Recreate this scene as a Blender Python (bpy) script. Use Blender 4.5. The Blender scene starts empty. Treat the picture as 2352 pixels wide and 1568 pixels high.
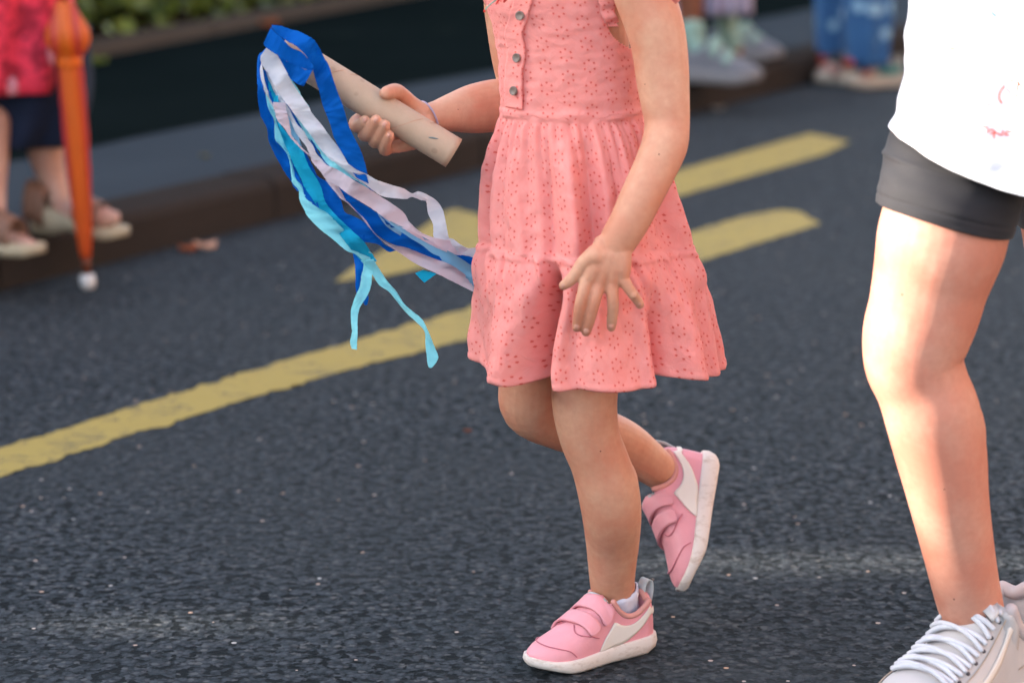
import bpy, bmesh, math, random
from mathutils import Vector, Matrix, noise, kdtree
random.seed(7)
C = bpy.context.scene.collection
SC = bpy.context.scene
R = math.radians
# ------------------------------------------------------------------ camera, sky, sun, exposure
CAM_H, PITCH, FPX = 0.98, R(12.5), 5553.0
cd = bpy.data.cameras.new("Camera"); cam = bpy.data.objects.new("Camera", cd); C.objects.link(cam)
cam.location = (0, 0, CAM_H); cam.rotation_euler = (R(90) - PITCH, 0, 0)
cd.sensor_width = 36; cd.lens = 85.0; cd.clip_end = 500; cd.clip_start = 0.05
cd.dof.use_dof = True; cd.dof.focus_distance = 2.76; cd.dof.aperture_fstop = 3.6
SC.camera = cam
SUN_AZ, SUN_EL = R(0), R(19)          # light travels towards (cos az, sin az)
w = bpy.data.worlds.new("World"); SC.world = w; w.use_nodes = True
nt = w.node_tree; bg = nt.nodes["Background"]
sky = nt.nodes.new("ShaderNodeTexSky"); sky.sky_type = 'NISHITA'; sky.sun_disc = False
sky.sun_elevation = SUN_EL; sky.sun_rotation = R(270) - SUN_AZ
sky.air_density = 1.0; sky.dust_density = 1.6; sky.ozone_density = 1.0
hs = nt.nodes.new('ShaderNodeHueSaturation'); hs.inputs['Saturation'].default_value = 0.68
nt.links.new(sky.outputs[0], hs.inputs['Color']); nt.links.new(hs.outputs[0], bg.inputs[0]); bg.inputs[1].default_value = 0.15
sd = bpy.data.lights.new("Sun", 'SUN'); sd.energy = 3.2; sd.angle = R(0.6); sd.color = (1.0, 0.90, 0.78)
sun = bpy.data.objects.new("Sun", sd); C.objects.link(sun)
SD = Vector((math.cos(SUN_AZ) * math.cos(SUN_EL), math.sin(SUN_AZ) * math.cos(SUN_EL), -math.sin(SUN_EL)))
sun.rotation_euler = SD.to_track_quat('-Z', 'Y').to_euler(); sun.location = (-12, -3, 8)
SC.view_settings.view_transform = 'Standard'; SC.view_settings.look = 'None'
SC.view_settings.gamma = 1.0; SC.view_settings.exposure = 2.55

# ------------------------------------------------------------------ measuring helpers
FW = Vector((0, math.cos(PITCH), -math.sin(PITCH))); UP = Vector((0, math.sin(PITCH), math.cos(PITCH)))
def ray(x, y): return FW + Vector((1, 0, 0)) * ((x - 1176) / FPX) + UP * ((784 - y) / FPX)
def W(x, y, Y):
    d = ray(x, y); t = Y / d.y
    return Vector((0, 0, CAM_H)) + d * t
def G(x, y, z=0.0):
    d = ray(x, y); t = (z - CAM_H) / d.z
    return Vector((0, 0, CAM_H)) + d * t
def M(px, Y, y=784):                    # size of px picture units at distance Y, metres
    return px * (Y / ray(1176, y).y) / FPX
def P(x, y, Y, r): return (W(x, y, Y), M(r, Y, y))
def lerp(a, b, t): return a + (b - a) * t
def sst(a, b, x):
    t = min(1, max(0, (x - a) / (b - a))); return t * t * (3 - 2 * t)
def table(tab, x):
    if x <= tab[0][0]: return tab[0][1:]
    for a, b in zip(tab, tab[1:]):
        if x <= b[0]:
            t = (x - a[0]) / (b[0] - a[0]); return tuple(lerp(p, q, t) for p, q in zip(a[1:], b[1:]))
    return tab[-1][1:]
def stable(tab, x):                    # smooth (Catmull-Rom) table
    n = len(tab)
    if x <= tab[0][0]: return tab[0][1:]
    if x >= tab[-1][0]: return tab[-1][1:]
    for i in range(n - 1):
        if x <= tab[i + 1][0]:
            a, b = tab[i], tab[i + 1]; p = tab[max(0, i - 1)]; q = tab[min(n - 1, i + 2)]
            h = b[0] - a[0]; t = (x - a[0]) / h; out = []
            for k in range(1, len(a)):
                m0 = (b[k] - p[k]) / max(1e-9, b[0] - p[0]); m1 = (q[k] - a[k]) / max(1e-9, q[0] - a[0])
                t2, t3 = t * t, t * t * t
                out.append((2*t3-3*t2+1)*a[k] + (t3-2*t2+t)*h*m0 + (-2*t3+3*t2)*b[k] + (t3-t2)*h*m1)
            return tuple(out)
def cat(p0, p1, p2, p3, t):
    return 0.5 * ((p1 * 2) + (p2 - p0) * t + (p0 * 2 - p1 * 5 + p2 * 4 - p3) * t * t + (p1 * 3 - p0 - p2 * 3 + p3) * t ** 3)

# ------------------------------------------------------------------ object helpers
def link(name, me, mat=None, parent=None, smooth=True):
    o = bpy.data.objects.new(name, me); C.objects.link(o)
    if mat is not None:
        me.materials.clear()
        for m in (mat if isinstance(mat, (list, tuple)) else [mat]): me.materials.append(m)
    if smooth and me.polygons: me.polygons.foreach_set('use_smooth', [True] * len(me.polygons)); me.update()
    if parent is not None:
        o.parent = parent; o.matrix_parent_inverse = Matrix.Translation(-parent.location)
    return o
def obj(name, bm, mat=None, parent=None, smooth=True):
    me = bpy.data.meshes.new(name); bm.normal_update(); bm.to_mesh(me); bm.free()
    return link(name, me, mat, parent, smooth)
def tag(o, label=None, cat_=None, group=None, kind=None):
    if label: o['label'] = label
    if cat_: o['category'] = cat_
    if group: o['group'] = group
    if kind: o['kind'] = kind
    return o
def empty(name, loc, label, cat_, group=None):
    o = bpy.data.objects.new(name, None); C.objects.link(o); o.location = loc; o.empty_display_size = 0.1
    return tag(o, label, cat_, group)
def bake(o):
    dg = bpy.context.evaluated_depsgraph_get(); dg.update()
    me = bpy.data.meshes.new_from_object(o.evaluated_get(dg)); old = o.data
    o.modifiers.clear(); o.data = me; me.name = o.name
    me.polygons.foreach_set('use_smooth', [True] * len(me.polygons)); return o
def tube(bm, pts, seg=18, sub=5, flat=1.0, fdir=Vector((0, 1, 0)), capped=True, uvl=None):
    """loft circles along a spline; flat scales the ring along fdir"""
    n = len(pts); ps = []
    for i in range(n - 1):
        q = [pts[max(0, i - 1)], pts[i], pts[i + 1], pts[min(n - 1, i + 2)]]
        for k in range(sub):
            t = k / sub
            ps.append((cat(q[0][0], q[1][0], q[2][0], q[3][0], t), cat(q[0][1], q[1][1], q[2][1], q[3][1], t)))
    ps.append(pts[-1][:2])
    tang = [(ps[min(i + 1, len(ps) - 1)][0] - ps[max(i - 1, 0)][0]).normalized() for i in range(len(ps))]
    if capped:
        def cap(p, r, d): return [(p + d * r * math.sin(a) * 0.95, max(1e-4, r * math.cos(a))) for a in (R(25), R(50), R(72), R(86))]
        a = cap(ps[0][0], ps[0][1], -tang[0])[::-1]; b = cap(ps[-1][0], ps[-1][1], tang[-1])
        tang = [tang[0]] * 4 + tang + [tang[-1]] * 4; ps = a + ps + b
    ref = Vector((0, 1, 0))
    if abs(tang[0].dot(ref)) > 0.9: ref = Vector((0, 0, 1))
    rings = []
    nrm = (ref - tang[0] * ref.dot(tang[0])).normalized()
    for (p, r), t in zip(ps, tang):
        nrm = (nrm - t * nrm.dot(t)).normalized(); b = t.cross(nrm); ring = []
        for k in range(seg):
            a = 2 * math.pi * k / seg; v = (nrm * math.cos(a) + b * math.sin(a)) * r
            if flat != 1.0: v = v - fdir * v.dot(fdir) * (1 - flat)
            ring.append(bm.verts.new(p + v))
        rings.append(ring)
    for r0, r1 in zip(rings, rings[1:]):
        for k in range(seg):
            bm.faces.new((r0[k], r0[(k + 1) % seg], r1[(k + 1) % seg], r1[k]))
    if capped:
        bm.faces.new(rings[0][::-1]); bm.faces.new(rings[-1])
    return rings
def ball(bm, c, rx, ry, rz, rot=None, u=20, v=12):
    m = Matrix.Translation(c) @ (rot.to_matrix().to_4x4() if rot else Matrix.Identity(4)) @ Matrix.Diagonal((rx, ry, rz, 1))
    bmesh.ops.create_uvsphere(bm, u_segments=u, v_segments=v, radius=1, matrix=m)
def body_mesh(name, bm, voxel, mat, parent, it=6):
    bmesh.ops.recalc_face_normals(bm, faces=bm.faces)
    o = obj(name, bm, mat, parent)
    m = o.modifiers.new('r', 'REMESH'); m.mode = 'VOXEL'; m.voxel_size = voxel; m.use_smooth_shade = True
    s = o.modifiers.new('s', 'SMOOTH'); s.factor = 0.5; s.iterations = it
    return bake(o)
def grid(bm, f, nu, nv, closed_u=False, uvf=None):
    vs = [[bm.verts.new(f(i / (nu if closed_u else nu - 1), j / (nv - 1))) for j in range(nv)] for i in range(nu)]
    uvl = (bm.loops.layers.uv.get('UVMap') or bm.loops.layers.uv.new('UVMap')) if uvf else None
    for i in range(nu if closed_u else nu - 1):
        for j in range(nv - 1):
            i2 = (i + 1) % nu
            try: fa = bm.faces.new((vs[i][j], vs[i2][j], vs[i2][j + 1], vs[i][j + 1]))
            except ValueError: continue
            if uvf:
                d = nu if closed_u else nu - 1
                for l, (a, b) in zip(fa.loops, ((i, j), (i + 1, j), (i + 1, j + 1), (i, j + 1))): l[uvl].uv = uvf(a / d, b / (nv - 1))
    return vs
def solid(o, th, off=0.0):
    m = o.modifiers.new('solid', 'SOLIDIFY'); m.thickness = th; m.offset = off; return o
def prism(bm, poly, z0, z1):
    a = [bm.verts.new((p[0], p[1], z0)) for p in poly]; b = [bm.verts.new((p[0], p[1], z1)) for p in poly]
    n = len(poly); bm.faces.new(a[::-1]); bm.faces.new(b)
    for i in range(n): bm.faces.new((a[i], a[(i + 1) % n], b[(i + 1) % n], b[i]))

# ------------------------------------------------------------------ materials
def srgb(r, g, b):
    f = lambda c: (c / 255 / 12.92) if c / 255 <= 0.04045 else ((c / 255 + 0.055) / 1.055) ** 2.4
    return (f(r), f(g), f(b), 1)
class NT:
    def __init__(s, name):
        s.m = bpy.data.materials.new(name); s.m.use_nodes = True; s.t = s.m.node_tree
        s.b = s.t.nodes['Principled BSDF']; s.out = s.t.nodes['Material Output']
    def n(s, ty, **kw):
        x = s.t.nodes.new(ty)
        for k, v in kw.items(): setattr(x, k, v)
        return x
    def set(s, sock, v):
        if isinstance(v, bpy.types.NodeSocket): s.t.links.new(v, sock)
        else: sock.default_value = v
    def math(s, op, a, b=0.0, c=None, clamp=False):
        x = s.n('ShaderNodeMath', operation=op); x.use_clamp = clamp; s.set(x.inputs[0], a); s.set(x.inputs[1], b)
        if c is not None: s.set(x.inputs[2], c)
        return x.outputs[0]
    def coord(s, which='Object'): return s.n('ShaderNodeTexCoord').outputs[which]
    def mapping(s, v, scale=(1, 1, 1), rot=(0, 0, 0)):
        x = s.n('ShaderNodeMapping'); s.set(x.inputs[0], v); x.inputs['Scale'].default_value = scale; x.inputs['Rotation'].default_value = rot
        return x.outputs[0]
    def noise(s, v, scale, detail=4, rough=0.55, dist=0.0, out='Fac'):
        x = s.n('ShaderNodeTexNoise'); s.set(x.inputs['Vector'], v); x.inputs['Scale'].default_value = scale
        x.inputs['Detail'].default_value = detail; x.inputs['Roughness'].default_value = rough; x.inputs['Distortion'].default_value = dist
        return x.outputs[out]
    def voro(s, v, scale, out='Distance', feature='F1'):
        x = s.n('ShaderNodeTexVoronoi', feature=feature); s.set(x.inputs['Vector'], v); x.inputs['Scale'].default_value = scale
        return x.outputs[out]
    def ramp(s, f, stops, interp='LINEAR'):
        x = s.n('ShaderNodeValToRGB'); s.set(x.inputs[0], f); e = x.color_ramp.elements; x.color_ramp.interpolation = interp
        while len(e) > len(stops): e.remove(e[-1])
        while len(e) < len(stops): e.new(0.5)
        for el, (p, c) in zip(e, stops):
            el.position = p; el.color = c if len(c) == 4 else (*c, 1)
        return x.outputs[0]
    def mix(s, f, a, b, blend='MIX'):
        x = s.n('ShaderNodeMix', data_type='RGBA', blend_type=blend); s.set(x.inputs['Factor'], f); s.set(x.inputs['A'], a); s.set(x.inputs['B'], b)
        return x.outputs['Result']
    def bump(s, h, strength=0.3, dist=0.001, normal=None):
        x = s.n('ShaderNodeBump'); s.set(x.inputs['Height'], h); x.inputs['Strength'].default_value = strength; x.inputs['Distance'].default_value = dist
        if normal is not None: s.set(x.inputs['Normal'], normal)
        s.t.links.new(x.outputs[0], s.b.inputs['Normal']); return x.outputs[0]
    def base(s, c): s.set(s.b.inputs['Base Color'], c)
    def P(s, **kw):
        for k, v in kw.items(): s.set(s.b.inputs[k.replace('_', ' ')], v)
def simple(name, col, rough=0.6, var=0.12, scale=60, bump=0.0, bscale=300, sheen=0.0, spec=0.4):
    n = NT(name); v = n.coord(); f = n.noise(v, scale, 4)
    n.base(n.mix(n.math('MULTIPLY', f, 1.0), tuple(c * (1 - var) for c in col[:3]) + (1,), tuple(min(1, c * (1 + var)) for c in col[:3]) + (1,)))
    n.P(Roughness=rough, Specular_IOR_Level=spec)
    if sheen: n.P(Sheen_Weight=sheen)
    if bump: n.bump(n.noise(v, bscale, 3), bump, 0.001)
    return n.m
def skin(name, col, red, sss=0.12):
    n = NT(name); v = n.coord()
    f = n.noise(v, 18, 5, 0.6); g = n.noise(v, 140, 3, 0.6)
    c = n.mix(n.ramp(f, [(0.38, (0, 0, 0)), (0.62, (1, 1, 1))]), col, red)
    c = n.mix(n.math('MULTIPLY', n.ramp(g, [(0.3, (0, 0, 0)), (0.75, (1, 1, 1))]), 0.35), c, tuple(x * 0.8 for x in red[:3]) + (1,))
    mole = n.voro(v, 26); c = n.mix(n.math('LESS_THAN', mole, 0.028), c, srgb(110, 66, 50))
    n.base(c); n.P(Roughness=0.55, Specular_IOR_Level=0.35, Subsurface_Weight=sss, Subsurface_Scale=0.003)
    n.b.inputs['Subsurface Radius'].default_value = (1.0, 0.32, 0.18)
    n.bump(n.math('ADD', n.voro(v, 900), n.noise(v, 420, 3)), 0.10, 0.0006)
    return n.m
MAT = {}
MAT['skin_girl'] = skin('girl skin', srgb(206, 154, 125), srgb(198, 132, 104))
MAT['skin_woman'] = skin('woman skin', srgb(205, 148, 126), srgb(198, 129, 107), 0.03)
MAT['skin_far'] = skin('far skin', srgb(189, 148, 129), srgb(176, 129, 111), 0.0)
MAT['skin_dark'] = skin('brown skin', srgb(129, 79, 57), srgb(115, 67, 48), 0.0)

def asphalt():
    n = NT('asphalt'); v = n.coord()
    warp = n.mapping(v, (1, 1, 0.2))
    a = n.noise(warp, 62, 3, 0.55, 0.3)                       # clumps of binder
    b = n.voro(warp, 120); c = n.voro(warp, 120, 'Color')     # chippings
    fine = n.noise(warp, 320, 3, 0.6)
    big = n.noise(warp, 1.1, 4, 0.6)
    sep = n.n('ShaderNodeSeparateColor'); n.set(sep.inputs[0], c)
    stone = n.ramp(sep.outputs[0], [(0, srgb(44, 49, 53)), (0.45, srgb(58, 63, 67)), (0.8, srgb(70, 74, 79)), (1, srgb(90, 90, 90))])
    dark = srgb(12, 16, 18)
    m = n.ramp(a, [(0.43, (0, 0, 0)), (0.49, (1, 1, 1))])
    col = n.mix(m, dark, stone)
    col = n.mix(n.ramp(b, [(0.4, (0, 0, 0)), (0.8, (0.6, 0.6, 0.6))]), col, dark)
    col = n.mix(n.math('MULTIPLY', fine, 0.1), col, srgb(38, 47, 53))
    col = n.mix(n.ramp(big, [(0.38, (0, 0, 0)), (0.66, (0.6, 0.6, 0.6))]), col, srgb(52, 55, 57))
    sp = n.voro(warp, 60, 'Color'); s2 = n.n('ShaderNodeSeparateColor'); n.set(s2.inputs[0], sp)
    spd = n.math('MULTIPLY', n.math('GREATER_THAN', s2.outputs[0], 0.955), n.math('LESS_THAN', n.voro(warp, 60), 0.19))
    col = n.mix(spd, col, n.mix(s2.outputs[1], srgb(168, 166, 164), srgb(176, 140, 116)))
    n.base(col); n.P(Roughness=0.85, Specular_IOR_Level=0.08)
    h = n.math('ADD', n.math('MULTIPLY', a, 1.3), n.math('SUBTRACT', n.math('MULTIPLY', fine, 0.3), n.math('MULTIPLY', b, 0.3)))
    n.bump(h, 0.6, 0.008)
    return n.m
MAT['asphalt'] = asphalt()
def yellow():
    n = NT('worn yellow paint'); v = n.coord()
    f = n.noise(v, 9, 5, 0.6); g = n.noise(v, 130, 4, 0.7)
    col = n.mix(f, srgb(140, 118, 44), srgb(160, 136, 60))
    cr = n.noise(n.mapping(v, (1.0, 5.0, 1), (0, 0, R(-34))), 6.5, 5, 0.65, 1.2)
    crack = n.math('MULTIPLY', n.math('LESS_THAN', n.math('ABSOLUTE', n.math('SUBTRACT', cr, 0.5)), 0.012), n.math('GREATER_THAN', f, 0.5))
    col = n.mix(n.math('MULTIPLY', n.ramp(g, [(0.62, (0, 0, 0)), (0.75, (1, 1, 1))]), 0.35), col, srgb(120, 112, 80))
    col = n.mix(crack, col, srgb(42, 42, 40))
    n.base(col); n.P(Roughness=0.75); n.bump(g, 0.3, 0.002)
    return n.m
MAT['yellow'] = yellow()
def pave(name, c1, c2):
    n = NT(name); v = n.coord(); f = n.noise(v, 1.4, 5, 0.6); g = n.noise(v, 70, 4, 0.7)
    n.base(n.mix(n.math('ADD', n.math('MULTIPLY', f, 0.7), n.math('MULTIPLY', g, 0.3)), c1, c2)); n.P(Roughness=1.0, Specular_IOR_Level=0.0); n.bump(g, 0.4, 0.003)
    return n.m
MAT['pavement'] = pave('footway asphalt', srgb(46, 51, 55), srgb(68, 74, 79))
MAT['pavement_shade'] = pave('footway asphalt painted shade', srgb(9, 16, 15), srgb(24, 30, 30))  # footway colour darkened to stand for overhead shade
MAT['kerb'] = pave('kerb stone', srgb(38, 34, 32), srgb(66, 60, 56))
MAT['kerb_top'] = pave('kerb top', srgb(54, 59, 64), srgb(74, 80, 86))
MAT['soil'] = pave('soil', srgb(18, 14, 11), srgb(32, 27, 19))
def leafmat(name, c1, c2):
    n = NT(name); oi = n.n('ShaderNodeObjectInfo'); v = n.coord(); f = n.noise(v, 5.5, 3)
    g = n.n('ShaderNodeNewGeometry'); rp = g.outputs['Random Per Island']
    n.base(n.mix(rp, c1, c2)); n.P(Roughness=0.45)
    tr = n.n('ShaderNodeBsdfTranslucent'); tr.inputs[0].default_value = tuple(min(1, c * 1.3) for c in c2[:3]) + (1,)
    mx = n.n('ShaderNodeMixShader'); mx.inputs[0].default_value = 0.3
    n.t.links.new(n.b.outputs[0], mx.inputs[1]); n.t.links.new(tr.outputs[0], mx.inputs[2]); n.t.links.new(mx.outputs[0], n.out.inputs[0])
    return n.m
MAT['leaf'] = leafmat('leaves', srgb(23, 47, 23), srgb(126, 136, 50))
MAT['deadleaf'] = simple('dry leaf', srgb(150, 78, 40), 0.7, 0.4, 40)

def dressmat():
    n = NT('coral broderie cotton')
    uv = n.n('ShaderNodeUVMap'); uv.uv_map = 'UVMap'
    sp = n.n('ShaderNodeSeparateXYZ'); n.set(sp.inputs[0], uv.outputs[0]); u, v = sp.outputs[0], sp.outputs[1]
    p, q = 0.0245, 0.0243
    c = n.math('DIVIDE', u, p); i = n.math('FLOOR', c); fx = n.math('MULTIPLY', n.math('SUBTRACT', n.math('SUBTRACT', c, i), 0.5), p)
    odd = n.math('MULTIPLY', n.math('MODULO', n.math('ABSOLUTE', i), 2.0), 0.5)
    cy = n.math('ADD', n.math('DIVIDE', v, q), odd); fy = n.math('MULTIPLY', n.math('SUBTRACT', n.math('FRACT', cy), 0.5), q)
    r = n.math('SQRT', n.math('ADD', n.math('MULTIPLY', fx, fx), n.math('MULTIPLY', fy, fy)))
    ang = n.math('ARCTAN2', fx, fy)
    pet = n.math('GREATER_THAN', n.math('COSINE', n.math('MULTIPLY', ang, 6.0)), 0.55)
    ring = n.math('LESS_THAN', n.math('ABSOLUTE', n.math('SUBTRACT', r, 0.0063)), 0.00105)
    hole1 = n.math('MULTIPLY', pet, ring)
    # chain of eyelets along each column
    ch = n.math('MULTIPLY', n.math('LESS_THAN', n.math('ABSOLUTE', fx), 0.0007),
                n.math('GREATER_THAN', n.math('COSINE', n.math('MULTIPLY', v, 2 * math.pi / 0.00405)), 0.35))
    ch = n.math('MULTIPLY', ch, n.math('GREATER_THAN', r, 0.0085)); ch = n.math('MULTIPLY', ch, n.math('LESS_THAN', r, 0.0086))
    hole = n.math('MAXIMUM', hole1, ch)
    # raised embroidery
    rim = n.math('MULTIPLY', n.math('LESS_THAN', n.math('ABSOLUTE', n.math('SUBTRACT', r, 0.0063)), 0.0024), n.math('GREATER_THAN', n.math('COSINE', n.math('MULTIPLY', ang, 6.0)), -0.2))
    dia = n.math('LESS_THAN', n.math('ABSOLUTE', n.math('SUBTRACT', n.math('ABSOLUTE', fy), n.math('MULTIPLY', n.math('ABSOLUTE', fx), 0.98))), 0.0005)
    emb = n.math('MAXIMUM', n.math('MULTIPLY', rim, 0.6), dia)
    crink = n.noise(n.mapping(uv.outputs[0], (1, 1, 1)), 70, 5, 0.6, 0.6)
    weave = n.noise(n.mapping(uv.outputs[0], (1.0, 0.25, 1)), 900, 2)
    base = n.mix(crink, srgb(255, 156, 146), srgb(255, 178, 168))
    base = n.mix(n.math('MULTIPLY', emb, 0.45), base, srgb(255, 156, 146))
    base = n.mix(hole, base, srgb(230, 102, 92))
    n.base(base); n.P(Roughness=0.85, Specular_IOR_Level=0.2, Sheen_Weight=0.15)
    h = n.math('ADD', n.math('MULTIPLY', emb, 0.35), n.math('MULTIPLY', crink, 1.6)); h = n.math('SUBTRACT', h, n.math('MULTIPLY', hole, 1.0)); h = n.math('ADD', h, n.math('MULTIPLY', weave, 0.2))
    nb = n.bump(h, 0.5, 0.0025)
    tr = n.n('ShaderNodeBsdfTranslucent'); tr.inputs[0].default_value = srgb(255, 128, 112); n.t.links.new(nb, tr.inputs[1])
    mx = n.n('ShaderNodeMixShader'); mx.inputs[0].default_value = 0.28
    n.t.links.new(n.b.outputs[0], mx.inputs[1]); n.t.links.new(tr.outputs[0], mx.inputs[2]); n.t.links.new(mx.outputs[0], n.out.inputs[0])
    return n.m
MAT['dress'] = dressmat()
def crepe(name, col, tr_=0.35):
    n = NT(name); uv = n.n('ShaderNodeUVMap'); uv.uv_map = 'UVMap'
    cr = n.noise(n.mapping(uv.outputs[0], (160, 9, 1)), 7, 3, 0.6); bl = n.noise(n.coord(), 28, 4, 0.6)
    n.base(n.mix(bl, tuple(c * 0.84 for c in col[:3]) + (1,), tuple(min(1, c * 1.1) for c in col[:3]) + (1,)))
    n.P(Roughness=0.9, Specular_IOR_Level=0.15)
    nb = n.bump(cr, 0.45, 0.0009)
    tr = n.n('ShaderNodeBsdfTranslucent'); tr.inputs[0].default_value = col; n.t.links.new(nb, tr.inputs[1])
    mx = n.n('ShaderNodeMixShader'); mx.inputs[0].default_value = tr_
    n.t.links.new(n.b.outputs[0], mx.inputs[1]); n.t.links.new(tr.outputs[0], mx.inputs[2]); n.t.links.new(mx.outputs[0], n.out.inputs[0])
    return n.m
MAT['royal'] = crepe('royal blue crepe', srgb(0, 86, 172), 0.22)
MAT['white'] = crepe('white crepe', srgb(211, 209, 215), 0.3)
MAT['pinkw'] = crepe('pinkish white crepe', srgb(211, 192, 200), 0.3)
MAT['cyan'] = crepe('cyan crepe', srgb(28, 164, 200), 0.4)
MAT['pale'] = crepe('pale cyan crepe', srgb(146, 224, 232), 0.5)
MAT['lblue'] = crepe('light blue crepe', srgb(125, 174, 202), 0.4)
def cardboard():
    n = NT('grey brown cardboard'); v = n.coord(); f = n.noise(v, 45, 5, 0.65); g = n.noise(n.mapping(v, (1, 1, 4)), 500, 3)
    st = n.voro(v, 38)
    c = n.mix(f, srgb(176, 146, 121), srgb(200, 170, 146)); c = n.mix(n.math('MULTIPLY', g, 0.3), c, srgb(157, 133, 112))
    c = n.mix(n.ramp(st, [(0.10, (0.35, 0.35, 0.35)), (0.16, (0, 0, 0))]), c, srgb(140, 112, 90))
    n.base(c); n.P(Roughness=0.8); n.bump(g, 0.25, 0.0008); return n.m
MAT['card'] = cardboard()
MAT['pink'] = simple('pink leather', srgb(218, 146, 153), 0.5, 0.08, 60, 0.5, 75)
MAT['pink_dark'] = simple('pink seam', srgb(190, 109, 122), 0.6)
def solemat():
    n = NT('scuffed cream rubber'); v = n.coord(); f = n.noise(n.mapping(v, (1, 1, 2.4)), 38, 5, 0.7); g = n.noise(v, 9, 3)
    c = n.mix(g, srgb(209, 194, 185), srgb(222, 211, 201)); c = n.mix(n.math('MULTIPLY', n.ramp(f, [(0.5, (0, 0, 0)), (0.66, (1, 1, 1))]), 0.55), c, srgb(163, 135, 113))
    n.base(c); n.P(Roughness=0.65); n.bump(f, 0.2, 0.001); return n.m
MAT['sole'] = solemat()
MAT['strip'] = simple('cream leather', srgb(218, 207, 196), 0.55, 0.05, 30, 0.15, 300)
MAT['lining'] = simple('pink lining', srgb(200, 140, 130), 0.9)
MAT['sock'] = simple('white sock', srgb(205, 203, 214), 0.95, 0.08, 90, 0.6, 500)
MAT['silver'] = simple('silver fabric', srgb(176, 181, 181), 0.35, 0.1, 60)
MAT['white_leather'] = simple('white leather', srgb(188, 182, 180), 0.5, 0.06, 20, 0.2, 120)
MAT['seam'] = simple('tan seam', srgb(176, 156, 138), 0.7)
MAT['lace'] = simple('white lace', srgb(196, 196, 202), 0.95, 0.08, 90, 0.6, 700)
MAT['hole'] = simple('eyelet', srgb(88, 84, 88), 0.8)
MAT['cuff'] = simple('heel lining', srgb(190, 176, 174), 0.9)
MAT['shirt'] = simple('white cotton', srgb(236, 236, 242), 0.9, 0.02, 20, 0.25, 120, 0.1)
MAT['shorts'] = simple('black stretch', srgb(30, 28, 32), 0.8, 0.10, 130, 0.2, 500, 0.12)
MAT['ink_red'] = simple('faded red marker', srgb(222, 96, 84), 0.9)
MAT['ink_blue'] = simple('faded blue marker', srgb(70, 130, 215), 0.9)
MAT['button'] = simple('taupe button', srgb(129, 113, 102), 0.4, 0.12, 90)
MAT['thread_red'] = simple('red cord', srgb(209, 50, 37), 0.7)
MAT['thread_green'] = simple('green thread', srgb(90, 170, 150), 0.7)
MAT['nail'] = simple('nail', srgb(196, 140, 120), 0.3, 0.03)
MAT['bracelet'] = simple('lilac cord', srgb(170, 152, 170), 0.8, 0.1, 200, 0.5, 900)
MAT['navy'] = simple('navy cloth', srgb(7, 20, 44), 0.9, 0.2, 8)
MAT['hair'] = simple('brown hair', srgb(92, 62, 42), 0.5, 0.3, 60)
MAT['tan_leather'] = simple('tan leather', srgb(113, 79, 61), 0.6, 0.15)
MAT['wedge'] = simple('rope wedge', srgb(164, 148, 122), 0.85, 0.12)
def floral():
    n = NT('red floral cloth'); v = n.coord(); a = n.voro(n.mapping(v, (1, 1, 0.6)), 17); b = n.noise(v, 22, 4, 0.6, 1.0)
    c = n.mix(n.ramp(b, [(0.42, (0, 0, 0)), (0.55, (1, 1, 1))]), srgb(150, 14, 40), srgb(222, 48, 72))
    c = n.mix(n.ramp(a, [(0.16, (1, 1, 1)), (0.27, (0, 0, 0))]), c, srgb(216, 150, 166)); c = n.mix(n.ramp(n.noise(v, 34, 2), [(0.66, (0, 0, 0)), (0.72, (0.8, 0.8, 0.8))]), c, srgb(60, 20, 50))
    n.base(c); n.P(Roughness=0.85); return n.m
MAT['floral'] = floral()
def umb():
    n = NT('orange umbrella cloth'); v = n.coord(); s = n.n('ShaderNodeTexWave'); n.set(s.inputs['Vector'], n.mapping(v, (1, 1, 0.16), (0, R(8), 0)))
    s.inputs['Scale'].default_value = 7; s.inputs['Distortion'].default_value = 4; s.inputs['Detail'].default_value = 2
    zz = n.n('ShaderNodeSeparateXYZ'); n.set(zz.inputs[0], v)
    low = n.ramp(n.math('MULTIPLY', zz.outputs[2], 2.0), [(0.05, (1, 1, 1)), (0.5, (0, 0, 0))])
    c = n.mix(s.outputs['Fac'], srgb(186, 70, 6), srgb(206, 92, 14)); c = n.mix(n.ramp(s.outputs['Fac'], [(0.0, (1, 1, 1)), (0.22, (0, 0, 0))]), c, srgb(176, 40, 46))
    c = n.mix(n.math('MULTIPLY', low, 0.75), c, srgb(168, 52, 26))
    n.base(c); n.P(Roughness=0.5); return n.m
MAT['umbrella'] = umb()
MAT['umb_tip'] = simple('white plastic tip', srgb(198, 194, 192), 0.5)
MAT['brown'] = simple('brown wood', srgb(96, 44, 18), 0.5)
def stripes():
    n = NT('lilac striped skirt'); v = n.coord(); s = n.n('ShaderNodeTexWave'); n.set(s.inputs['Vector'], v); s.inputs['Scale'].default_value = 9; s.inputs['Distortion'].default_value = 0.6
    n.base(n.mix(s.outputs['Fac'], srgb(110, 104, 134), srgb(176, 164, 178))); n.P(Roughness=0.9); return n.m
MAT['stripes'] = stripes()
def jeans():
    n = NT('patterned blue jeans'); v = n.coord(); a = n.voro(v, 13); b = n.noise(v, 10, 4)
    c = n.mix(b, srgb(0, 56, 104), srgb(64, 110, 158)); c = n.mix(n.ramp(a, [(0.22, (1, 1, 1)), (0.34, (0, 0, 0))]), c, srgb(136, 172, 196)); n.base(c); n.P(Roughness=0.9); return n.m
MAT['jeans'] = jeans()
MAT['mint'] = simple('mint sock', srgb(127, 152, 140), 0.95)
MAT['grey_shoe'] = simple('grey shoe', srgb(103, 103, 109), 0.7, 0.15, 30)
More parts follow.
